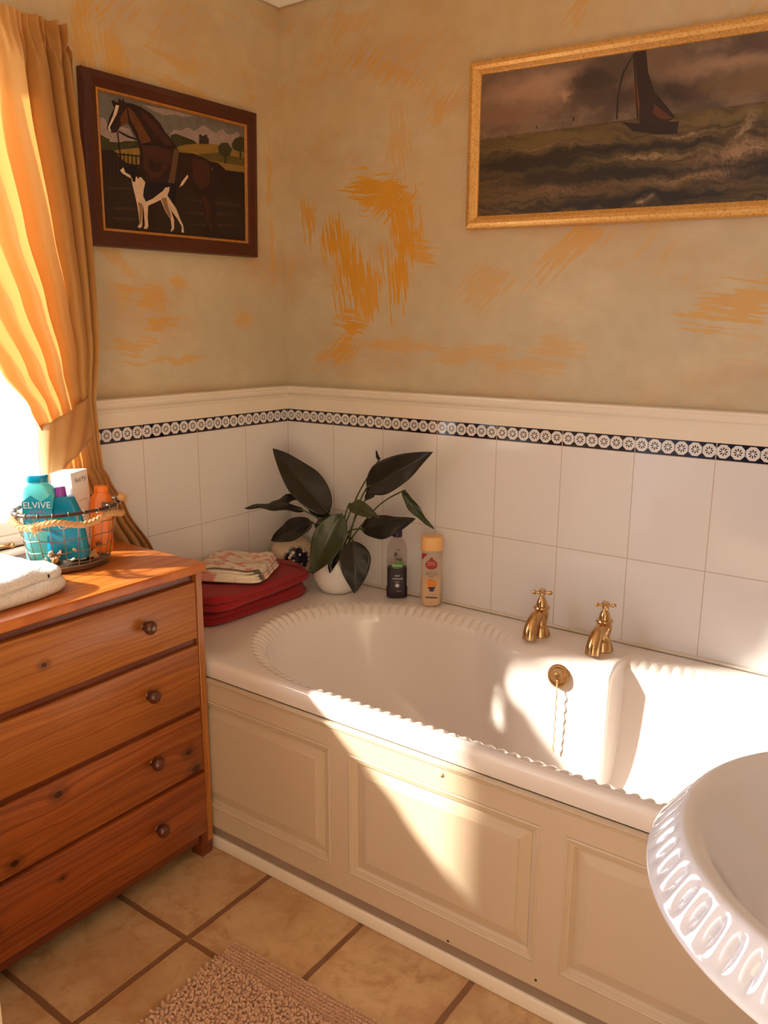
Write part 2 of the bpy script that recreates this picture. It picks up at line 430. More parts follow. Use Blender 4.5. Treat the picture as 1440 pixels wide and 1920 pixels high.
# ---------------------------------------------------------------- bath
BC = Vector((1.10, -.40)); BT = 0.512
bath = thing('bathtub', 'white inset bathtub with a beaded rim, filling the alcove under the tiles', 'bathtub', (1.10, -.38, .04))
LX = 0.70; EA, EB = 0.385, 0.325            # ellipse end starts at LX, semi axes
def ssm(a, b, x): t = max(0, min(1, (x-a)/(b-a))); return t*t*(3-2*t)
def inner_curve(n):
    """closed list of (point, is_ledge) evenly spaced around the bowl mouth"""
    pts = []
    for i in range(181):
        a = pi/2+pi*i/180
        pts.append((LX+EA*cos(a), BC.y+EB*sin(a)))
    for i in range(1, 80): pts.append((LX+(2.2-2*LX)*i/80, BC.y-EB))
    for i in range(181):
        a = -pi/2+pi*i/180
        pts.append((2.2-LX+EA*cos(a), BC.y+EB*sin(a)))
    for i in range(1, 80): pts.append((2.2-LX-(2.2-2*LX)*i/80, BC.y+EB))
    acc = [0.0]
    for i in range(len(pts)):
        a = pts[i]; c = pts[(i+1) % len(pts)]; acc.append(acc[-1]+sqrt((a[0]-c[0])**2+(a[1]-c[1])**2))
    Ltot = acc[-1]; res = []; j = 0
    for k in range(n):
        s = Ltot*k/n
        while acc[j+1] < s: j += 1
        t = (s-acc[j])/(acc[j+1]-acc[j]); a = pts[j]; c = pts[(j+1) % len(pts)]
        res.append(Vector((a[0]+(c[0]-a[0])*t, a[1]+(c[1]-a[1])*t)))
    return res, Ltot
NB = 138; NC = NB*8
curve, Ltot = inner_curve(NC)
def ledge(x, y):
    if y < BC.y+0.1: return 0.0
    return ssm(.80, .985, x)*(1-ssm(1.238, 1.256, x))
rows = []
OX0, OX1, OY0, OY1 = 0.003, 2.215, -.752, -.004
def outer_pt(p, m=0.0, rad=.03):
    """project from the spine onto the outer rectangle"""
    cx = min(max(p.x, .45), 1.75); d = Vector((p.x-cx, p.y-BC.y))
    if d.length < 1e-6: d = Vector((0, 1))
    d.normalize(); ts = []
    if d.x > 1e-9: ts.append((OX1-m-cx)/d.x)
    if d.x < -1e-9: ts.append((OX0+m-cx)/d.x)
    if d.y > 1e-9: ts.append((OY1-m-BC.y)/d.y)
    if d.y < -1e-9: ts.append((OY0+m-BC.y)/d.y)
    t = min(ts); return Vector((cx+d.x*t, BC.y+d.y*t))
cols = []
for k in range(NC):
    p = curve[k]; q = curve[(k+1) % NC]; o = curve[k-1]
    t = (q-o).normalized(); nrm = Vector((-t.y, t.x))
    if nrm.dot(Vector((min(max(p.x, .8), 1.4), BC.y))-p) < 0: nrm = -nrm
    L = ledge(p.x, p.y)
    base = p+Vector((0, -.072*L))
    amp = (1-ssm(.90, .96, p.x))+ssm(1.262, 1.285, p.x) if p.y > BC.y else 1.0
    ph = (k % 8)/8.0; lobe = sin(pi*ph)
    col = []
    ot = outer_pt(p)
    if abs(ot.y-OY0) < 1e-6 or True:
        pass
    on = Vector((0, 0))
    oy = ot
    # outer skirt (below rim), rounded shoulder, deck
    col.append((ot.x, ot.y+(.004 if ot.y < -.7 else 0), BT-.048))
    col.append((ot.x, ot.y, BT-.044))
    for a in range(0, 91, 18):
        rr = .014
        sh = outer_pt(p, rr*(1-cos(radians(a))))
        col.append((sh.x, sh.y, BT-rr+rr*sin(radians(a))))
    mid = Vector((sh.x, sh.y))
    for w in (.35, .7, .93):
        c_ = mid.lerp(base, w); col.append((c_.x, c_.y, BT))
    # beaded band: from the mouth inwards and down
    NBAND = 8
    for i in range(NBAND+1):
        s = i/NBAND
        inw = .041*s; dz = -.001-.024*s**1.6
        bulge = sin(pi*min(1, s*1.02+.001))**0.7*amp*(.0075*lobe-.0038)
        c_ = base+nrm*(inw+bulge*.30)
        col.append((c_.x, c_.y, BT+dz+bulge*.9))
    # bowl wall
    end = 1-ssm(.32, .80, p.x) if p.x < 1.1 else ssm(1.55, 1.95, p.x)*.35
    st_ = base+nrm*.041
    bx = .66+(1.90-.66-.28)*((p.x-.315)/(1.885-.315)); by = BC.y+(p.y-BC.y)*.62
    if L > 0: by = min(by, BC.y+EB*.62-.02*L)
    tgt = Vector((bx, by))
    for i in range(1, 21):
        s = i/20
        w = .22*s+.78*(1-sqrt(max(0, 1-s**3.2))) if True else s
        w2 = w*(1-end)+(.55*s+.45*(1-sqrt(max(0, 1-s**3)))) * end
        zz = BT-.026-(.355)*(1-(1-s)**1.25 if s < 1 else 1)*1.0
        c_ = st_.lerp(tgt, w2); col.append((c_.x, c_.y, zz))
    for w in (.4, .8, 1.0):
        c_ = tgt.lerp(Vector((min(max(tgt.x, .95), 1.4), BC.y)), w); col.append((c_.x, c_.y, BT-.381-.006*w))
    cols.append(col)
b = MB(); m_ = len(cols[0])
b.grid(lambda u, v: cols[int(round(u*NC)) % NC][int(round(v*(m_-1)))], NC, m_-1, cu=True)
# outer bowl shell underneath gives the acrylic its thickness
b.build('bath_shell', [M_acryl], bath, sharp=60)
# overflow and plug
ovc = Vector((1.108, -.193, .456)); nrmO = Vector((0, -1, .22)).normalized()
MO = Matrix.Rotation(0, 4, 'X') @ nrmO.to_track_quat('Z', 'Y').to_matrix().to_4x4()
b = MB(); b.lathe([(.0, .0), (.031, .0), (.031, .003), (.028, .006), (.024, .006), (.0215, .003), (.0, .003)], 36, ovc, M=MO); ov = b.build('overflow_plate', [M_brass], bath)
b = MB(); b.lathe([(0, .003), (.020, .003), (.020, .006), (.0185, .0075), (.006, .0075), (.005, .010), (.0, .011)], 32, ovc+Vector((-.004, 0, .001)), M=MO)
b.tube([ovc+nrmO*.010+Vector((0, 0, -.001)), ovc+nrmO*.018+Vector((0, 0, .004)), ovc+nrmO*.018+Vector((0, 0, -.006)), ovc+nrmO*.012+Vector((0, 0, -.008))], .0018, 6)
b.build('plug', [M_brass], bath)
b = MB(); random.seed(3)
for i in range(44):
    s = i/43; p = ovc+nrmO*(.014-.008*s)+Vector((.002+.001*sin(i*.9), -.012*s-(.002*sin(i)), -.010-.20*s))
    b.lathe([(0, -.0026), (.0019, -.0015), (.0025, 0), (.0019, .0015), (0, .0026)], 6, p)
b.build('plug_chain', [M_brass], bath)

# ---------------------------------------------------------------- bath panel
PY = -.757; PT = .462; PB_ = .040
fields = [(-.14, .324), (.326, .797), (.850, 1.3225), (1.374, 1.845), (1.90, 2.20)]
fields = fields[1:4]+[(1.897, 2.19)]
ZB, ZT = .095, .402
b = MB(); xs = [.012]+[v for f in fields for v in f]+[RX-.004]
b.box(xs[0], xs[-1], PY, PY+.016, ZT, PT-.012, bev=.0008, seg=1); b.box(xs[0], xs[-1], PY, PY+.016, PB_, ZB, bev=.0008, seg=1)
for i in range(0, len(xs), 2):
    b.box(xs[i], xs[i+1], PY+.0002, PY+.016, ZB-.001, ZT+.001)
pan = b.build('front_panel', [M_cream], bath); pan['label'] = 'cream painted wooden front panel with raised fields'
b = MB()   # stepped bead along the top
pr = [(0, PT-.013), (.002, PT-.011), (.004, PT-.009), (.004, PT-.0065), (.0025, PT-.006), (.0055, PT-.004), (.0055, PT-.0015), (.003, PT), (-.01, PT)]
n = len(pr); Vv = [(.012, PY-d_, z_) for d_, z_ in pr]+[(RX-.004, PY-d_, z_) for d_, z_ in pr]
b.raw(Vv, [(i, i+1, n+i+1, n+i) for i in range(n-1)]+[list(range(n)), list(range(n, 2*n))]); b.build('top_moulding', [M_cream], pan)
for (x0, x1) in fields:
    b = MB()     # concentric steps: (inset, depth behind face)
    steps = [(0, 0), (.003, -.0015), (.005, -.0015), (.007, .001), (.010, .0015), (.012, .003), (.016, .0035), (.019, .008), (.021, .010)]
    for (i0, d0), (i1, d1) in zip(steps, steps[1:]):
        A = [(x0+i0, PY+d0, ZB+i0), (x1-i0, PY+d0, ZB+i0), (x1-i0, PY+d0, ZT-i0), (x0+i0, PY+d0, ZT-i0)]
        B = [(x0+i1, PY+d1, ZB+i1), (x1-i1, PY+d1, ZB+i1), (x1-i1, PY+d1, ZT-i1), (x0+i1, PY+d1, ZT-i1)]
        b.raw(A+B, [(k, (k+1) % 4, 4+(k+1) % 4, 4+k) for k in range(4)], smooth=False)
    b.build('field_moulding', [M_cream], pan, sharp=20)
    b = MB(); i0 = .020
    st2 = [(.020, .0105), (.023, .0105), (.046, .0045), (.047, .0025)]
    for (i0, d0), (i1, d1) in zip(st2, st2[1:]):
        A = [(x0+i0, PY+d0, ZB+i0), (x1-i0, PY+d0, ZB+i0), (x1-i0, PY+d0, ZT-i0), (x0+i0, PY+d0, ZT-i0)]
        B = [(x0+i1, PY+d1, ZB+i1), (x1-i1, PY+d1, ZB+i1), (x1-i1, PY+d1, ZT-i1), (x0+i1, PY+d1, ZT-i1)]
        b.raw(A+B, [(k, (k+1) % 4, 4+(k+1) % 4, 4+k) for k in range(4)], smooth=False)
    i1, d1 = st2[-1]; b.raw([(x0+i1, PY+d1, ZB+i1), (x1-i1, PY+d1, ZB+i1), (x1-i1, PY+d1, ZT-i1), (x0+i1, PY+d1, ZT-i1)], [(0, 1, 2, 3)], smooth=False)
    b.build('raised_field', [M_cream], pan, sharp=15)
M_screw = plain('dark screw hole', c8(50, 35, 25), 0.6)
RY = Matrix.Rotation(radians(90), 4, 'X')
b = MB(); b.lathe([(0, 0), (.0055, 0), (.0055, .002), (.003, .004), (0, .0045)], 16, (1.096, PY, .436), M=RY); b.build('screw_cap', [M_cream], pan)
for sx, sz in ((1.123, .047), (1.329, .058)):
    b = MB(); b.lathe([(0, 0), (.0028, 0), (.0028, .0008), (0, .0008)], 12, (sx, PY, sz), M=RY); b.build('screw', [M_screw], pan)
# ---------------------------------------------------------------- chest of drawers
def pine(name, ca, cb, axis='y', knots=(), rough=0.38, off=0.0, cx=1.0):
    m = Mat(name, rough=rough, Coat_Weight=0.25, Coat_Roughness=0.25); x, y, z = m.coords('Object')
    L, T = (y, z) if axis == 'y' else (z, y) if axis == 'z' else (y, x)
    warp = m.noise(2.2, 3, 0.5, m.comb(L*1.5+off, T*6.0, 3.0+off))
    Tw = T+(warp-0.5)*0.05
    km = None
    for (ky, kz, kr) in knots:
        dy = (y-ky)*0.75; dz = z-kz; r = (dy*dy+dz*dz).sqrt()
        Tw = Tw+(r*(-1.0/(kr*2.6))).exp()*kr*1.4
        k_ = r.smooth(kr*0.55, kr, 1.0, 0.0); ring = r.smooth(kr, kr*2.6, 0.45, 0.0)
        k_ = k_.mx(ring); km = k_ if km is None else km.mx(k_)
    g = m.noise(1.0, 3, 0.55, m.comb(L*1.2+off, Tw*95.0, 2.0+off)); g2 = m.noise(1.0, 4, 0.6, m.comb(L*6.0, Tw*420.0, off))
    big = m.noise(3.0, 2, 0.5, m.comb(L*0.8, T*5.0, 8.0+off))
    col = m.mix(g.smooth(0.38, 0.68), ca, cb)
    col = m.mix(g2.smooth(0.5, 0.8)*0.30, col, tuple(v*0.55 for v in cb[:3])+(1,))
    col = m.mix(big.smooth(0.3, 0.7)*0.35, col, tuple(v*0.8 for v in cb[:3])+(1,))
    if km is not None: col = m.mix(km, col, c8(58, 20, 8))
    m.color(col); m.bump(g2, 0.08, 0.001); return m.m
PA, PBc = c8(184, 114, 48), c8(144, 78, 26)
CX = .40; CY0, CY1 = -.765, -1.56
chest = thing('chest_of_drawers', 'orange pine chest of drawers with round knobs, standing under the window beside the bath', 'chest of drawers', (.2, -1.1625, FZ))
cl = Vector(chest.location)
def lk(ky, kz, kr): return (ky-cl.y, kz-cl.z, kr)
M_top = pine('pine top', c8(214, 128, 54), c8(180, 92, 34), 'y2', off=3.0)
M_side = pine('pine side', PA, PBc, 'z', off=5.0)
M_rail = pine('pine rail shaded', c8(116, 50, 18), c8(88, 32, 10), 'y', off=7.0)  # darkened pine, paints the shade of the gaps between drawers
b = MB(); b.box(.055, CX+.008, CY1-.012, CY0+.010, .751, .775, bev=.005, seg=3); b.build('top', [M_top], chest)
for (y0, y1) in ((CY0-.019, CY0), (CY1, CY1+.019)):
    b = MB(); b.box(.062, CX, y0, y1, .012, .751, bev=.0015, seg=1); b.build('side_panel', [M_side], chest)
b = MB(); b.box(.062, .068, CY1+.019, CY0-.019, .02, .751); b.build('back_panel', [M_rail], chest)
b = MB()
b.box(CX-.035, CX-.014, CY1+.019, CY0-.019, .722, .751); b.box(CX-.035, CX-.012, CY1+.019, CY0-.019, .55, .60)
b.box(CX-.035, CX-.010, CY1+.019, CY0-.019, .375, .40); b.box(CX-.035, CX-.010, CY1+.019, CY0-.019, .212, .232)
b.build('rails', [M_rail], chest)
DR = [(.585, .729, [lk(-1.20, .655, .007)], 1.), (.402, .566, [lk(-1.45, .47, .01)], 2.), (.226, .388, [lk(-1.194, .354, .011), lk(-.832, .293, .010), lk(-.812, .238, .014), lk(-1.305, .25, .010)], 3.), (.046, .217, [lk(-1.205, .157, .006), lk(-1.37, .12, .010)], 4.)]
M_knob = plain('dark stained knob', c8(88, 38, 20), 0.3, nscale=20, var=0.2, Coat_Weight=0.4)
drawer_shading = [(c8(186, 116, 48), c8(154, 86, 30)), (c8(178, 104, 40), c8(142, 74, 24)), (c8(168, 90, 32), c8(128, 58, 18)), (c8(160, 80, 28), c8(120, 50, 16))]  # same pine throughout; lower fronts darkened to paint the fall-off of light
RX90 = Matrix.Rotation(radians(90), 4, 'Y')
for (z0, z1, kn, off), (sa, sb) in zip(DR, drawer_shading):
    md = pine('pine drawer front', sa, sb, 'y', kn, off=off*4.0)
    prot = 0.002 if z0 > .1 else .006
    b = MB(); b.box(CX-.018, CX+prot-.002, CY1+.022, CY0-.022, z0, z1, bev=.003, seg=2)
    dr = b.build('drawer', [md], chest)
    for ky in (-.942, CY0+CY1+.942):
        kz = {.585: .662, .402: .490, .226: .315, .046: .137}[z0]
        b = MB(); prof = [(.0, .030)]+[(.0165*sin(radians(a)), .019+.0125*cos(radians(a))) for a in range(15, 100, 12)]+[(.0155, .014), (.010, .010), (.0085, .006), (.009, .002), (.0115, .0), (.0115, -.002)]
        b.lathe(prof, 28, (CX+prot-.002, ky, kz), M=RX90); b.build('knob', [M_knob], dr)
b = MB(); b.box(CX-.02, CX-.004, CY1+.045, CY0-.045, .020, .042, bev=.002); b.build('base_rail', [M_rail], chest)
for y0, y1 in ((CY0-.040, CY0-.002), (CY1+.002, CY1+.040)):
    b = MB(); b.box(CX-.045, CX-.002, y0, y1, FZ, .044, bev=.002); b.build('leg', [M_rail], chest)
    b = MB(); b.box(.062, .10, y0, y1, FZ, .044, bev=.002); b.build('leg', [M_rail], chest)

# ---------------------------------------------------------------- curtains
def satin(name, col, trans):
    m = Mat(name, col, 0.42, Sheen_Weight=0.25); m.coords()
    m.color(m.mix(m.noise(40, 3, .6, m.vec), col, tuple(v*.86 for v in col[:3])+(1,)))
    m.bump(m.noise(260, 2, .5, m.vec), .08, .001)
    nt = m.nt; t = nt.nodes.new('ShaderNodeBsdfTranslucent'); t.inputs[0].default_value = trans
    mx = nt.nodes.new('ShaderNodeMixShader'); mx.inputs[0].default_value = 0.27
    nt.links.new(m.b.outputs[0], mx.inputs[1]); nt.links.new(t.outputs[0], mx.inputs[2]); nt.links.new(mx.outputs[0], nt.nodes['Material Output'].inputs[0])
    return m.m
M_blocker = plain('heavy cream lining', c8(196, 168, 124), .9)
M_cur = satin('gold satin', c8(196, 148, 80), c8(240, 164, 88))
def lerp(a, b, t): return a+(b-a)*t
def interp(tab, z):
    if z >= tab[0][0]: return tab[0][1]
    for (z0, v0), (z1, v1) in zip(tab, tab[1:]):
        if z >= z1:
            t = (z0-z)/(z0-z1); t2 = t*t*(3-2*t); return v0+(v1-v0)*(t*.5+t2*.5)
    return tab[-1][1]
ZTOP, ZTIE, ZBOT = 2.018, 1.105, 0.66
outer_tab = [(2.02, -.812), (1.6, -.818), (1.3, -.828), (1.174, -.845), (1.09, -.832), (.985, -.800), (.955, -.778), (.858, -.712), (.716, -.625), (.55, -.60)]
lead_tab = [(2.02, -1.39), (1.80, -1.375), (1.55, -1.27), (1.40, -1.165), (1.236, -1.062), (1.15, -.995), (1.07, -.955), (1.0, -.93), (.90, -.925), (.75, -.93), (.55, -.93)]
xc_tab = [(2.02, .075), (1.5, .095), (1.2, .10), (1.10, .085), (.98, .050), (.85, .032), (.72, .030), (.55, .028)]
am_tab = [(2.02, .012), (1.9, .016), (1.7, .028), (1.4, .034), (1.2, .030), (1.10, .026), (1.0, .022), (.85, .014), (.72, .012), (.55, .012)]
def curtain_surface(mirror=None):
    NF = 8.0
    def fn(u, v):
        z = lerp(ZTOP, ZBOT, v) if v < 1 else ZBOT
        yo = interp(outer_tab, z); yl = interp(lead_tab, z)
        s = u**1.15
        ph = 2*pi*NF*(u**.50)+.2*sin(1.6*z+u*5)
        head = ssm(1.90, 1.97, z)
        A = interp(am_tab, z)*(0.95+.25*sin(5*u+1.7))*(1-.5*u)*(1+.5*max(0, 1-3.2*u))
        fold = (abs(sin(ph))**.75)*(1 if sin(ph) > 0 else -1.15)+.12*sin(2*ph+1.1+.8*z)+.12*sin(2*pi*3.3*u+1.0+1.5*z)
        gath = .55*sin(2*pi*31*u+2.0*sin(40*z*(1)))*head
        x = interp(xc_tab, z)+A*(fold*(1-head*.45)+gath)
        y = lerp(yo, yl, s)+.30*A*cos(ph)*(1-head)*min(1, 6*u)*min(1, 6*(1-u))
        if z < 1.16 and z > .2: x = max(x, .012)
        if mirror is not None: y = mirror-y
        return (x, y, z)
    return fn
def make_curtain(label, mirror=None, group=None):
    t = thing('curtain', label, 'curtain', (.08, (-.93 if mirror is None else mirror+.93), ZBOT))
    b = MB(); b.grid(curtain_surface(mirror), 340, 110); cl_ = b.build('cloth', [M_cur], t, sharp=80)
    def blocker_fn(u, v):
        z = lerp(1.975, 1.17, v); yo = interp(outer_tab, z)-.012; y = lerp(yo, yo-lerp(.13, .07, v), u)
        x = .034+.006*sin(22*u+3*z)
        return (x, y if mirror is None else mirror-y, z)
    b = MB(); b.grid(blocker_fn, 24, 24); b.build('backlight_blocker', [M_blocker], t, sharp=80)  # opaque sheet added behind the outer pleats to stop sun glowing through
    def band(u, v):
        a = radians(lerp(-112, 112, u)); w = v-.5
        yc = -.893+.006*w; yy = yc+.072*sin(a); xx = .070+.066*cos(a)**.8 if cos(a) > 0 else .070+.04*cos(a)
        k = (yy-yc)/.072
        zz = 1.085+.048*k-w*(.118-.02*k)+.010*cos(a)
        xx -= .018*(w+.5)*max(0, cos(a)); xx += .003*sin(9*a+4*w)
        yy += .010*(-w)*0
        if mirror is not None: yy = mirror-yy
        return (xx, yy, zz)
    b = MB(); b.grid(band, 60, 12); o = b.build('tieback', [M_cur], t, sharp=80)
    sm = o.modifiers.new('thick', 'SOLIDIFY'); sm.thickness = .003
    # buckram hem line near the heading
    return t
make_curtain('gold satin curtain tied back at the right of the window, beside the horse picture')
make_curtain('unseen second gold satin curtain, added at the far left of the window to cut the sun', mirror=-2.80)  # out of view, added and positioned to trim the sunlight on bath and panel
M_pole = plain('cream curtain track', c8(226, 210, 186), 0.5)
b = MB(); b.box(.010, .022, -1.90, -.82, 1.988, 2.004, bev=.003)
for yy in (-.86, -1.32, -1.78): b.box(-.004, .011, yy-.01, yy+.01, 1.99, 2.002)
tag(b.build('curtain_track', [M_pole]), 'cream curtain track running over the window', 'curtain track')

# ---------------------------------------------------------------- pictures
def frame_mesh(b, corners_out, prof, axis):
    """corners: 4 (u,z) outer points; prof: (inset, height out of wall); axis maps (u,z,h)->xyz"""
    def ins(i):
        P = []
        for k in range(4):
            a = Vector(corners_out[k-1]); c = Vector(corners_out[k]); d = Vector(corners_out[(k+1) % 4])
            e0 = (c-a).normalized(); e1 = (d-c).normalized()
            n0 = Vector((e0.y, -e0.x)); n1 = Vector((e1.y, -e1.x))
            cen = (Vector(corners_out[0])+Vector(corners_out[2]))/2
            if n0.dot(cen-c) < 0: n0 = -n0
            if n1.dot(cen-c) < 0: n1 = -n1
            P.append(c+(n0+n1)*i/(1+n0.dot(n1)))
        return P
    for (i0, h0), (i1, h1) in zip(prof, prof[1:]):
        A = ins(i0); B = ins(i1)
        b.raw([axis(p.x, p.y, h0) for p in A]+[axis(p.x, p.y, h1) for p in B], [(k, (k+1) % 4, 4+(k+1) % 4, 4+k) for k in range(4)], smooth=False)
    return ins
def flat(name, col, rough=.7, **kw): return plain(name, col, rough, nscale=300, var=.25, **kw)
# horse needlework
hp = thing('framed_picture', 'brown framed needlework picture of a bay horse and a black and white dog', 'picture', (.012, -.436, 1.545))
HO = [(-.737, 1.962), (-.131, 1.972), (-.142, 1.553), (-.742, 1.541)]
axL = lambda u, z, h: (h, u, z)
M_mahog = plain('dark mahogany', c8(74, 26, 16), 0.3, nscale=12, var=.35, Coat_Weight=.15)
b = MB(); frame_mesh(b, HO, [(0, -.002), (0, .016), (.003, .021), (.018, .024), (.034, .019), (.040, .016)], axL); b.build('frame', [M_mahog], hp, sharp=25)
M_gilt2 = plain('gilt slip', c8(196, 132, 62), 0.45, metal=0.4, nscale=120, var=.45)
b = MB(); ins = frame_mesh(b, HO, [(.0395, .0165), (.041, .018), (.045, .0175), (.0475, .012)], axL); b.build('gilt_slip', [M_gilt2], hp, sharp=25)
HC = ins(.047)
HPAL = {'sky': c8(112, 106, 98), 'cloud': c8(160, 138, 132), 'hill': c8(60, 56, 28), 'field': c8(146, 112, 48), 'olive': c8(98, 82, 34), 'ground': c8(44, 30, 18), 'streak': c8(66, 44, 26), 'iron': c8(30, 18, 14),
        'castle': c8(54, 40, 40), 'horse': c8(44, 20, 12), 'bay': c8(104, 56, 24), 'bay2': c8(70, 34, 18), 'blaze': c8(222, 196, 166), 'girth': c8(100, 66, 46), 'black': c8(22, 12, 18), 'white': c8(220, 188, 158), 'tan': c8(150, 112, 78)}
def bil(Cn, u, v):   # Cn: TL,TR,BR,BL
    T = Vector(Cn[0]).lerp(Vector(Cn[1]), u); B = Vector(Cn[3]).lerp(Vector(Cn[2]), u); return B.lerp(T, v)
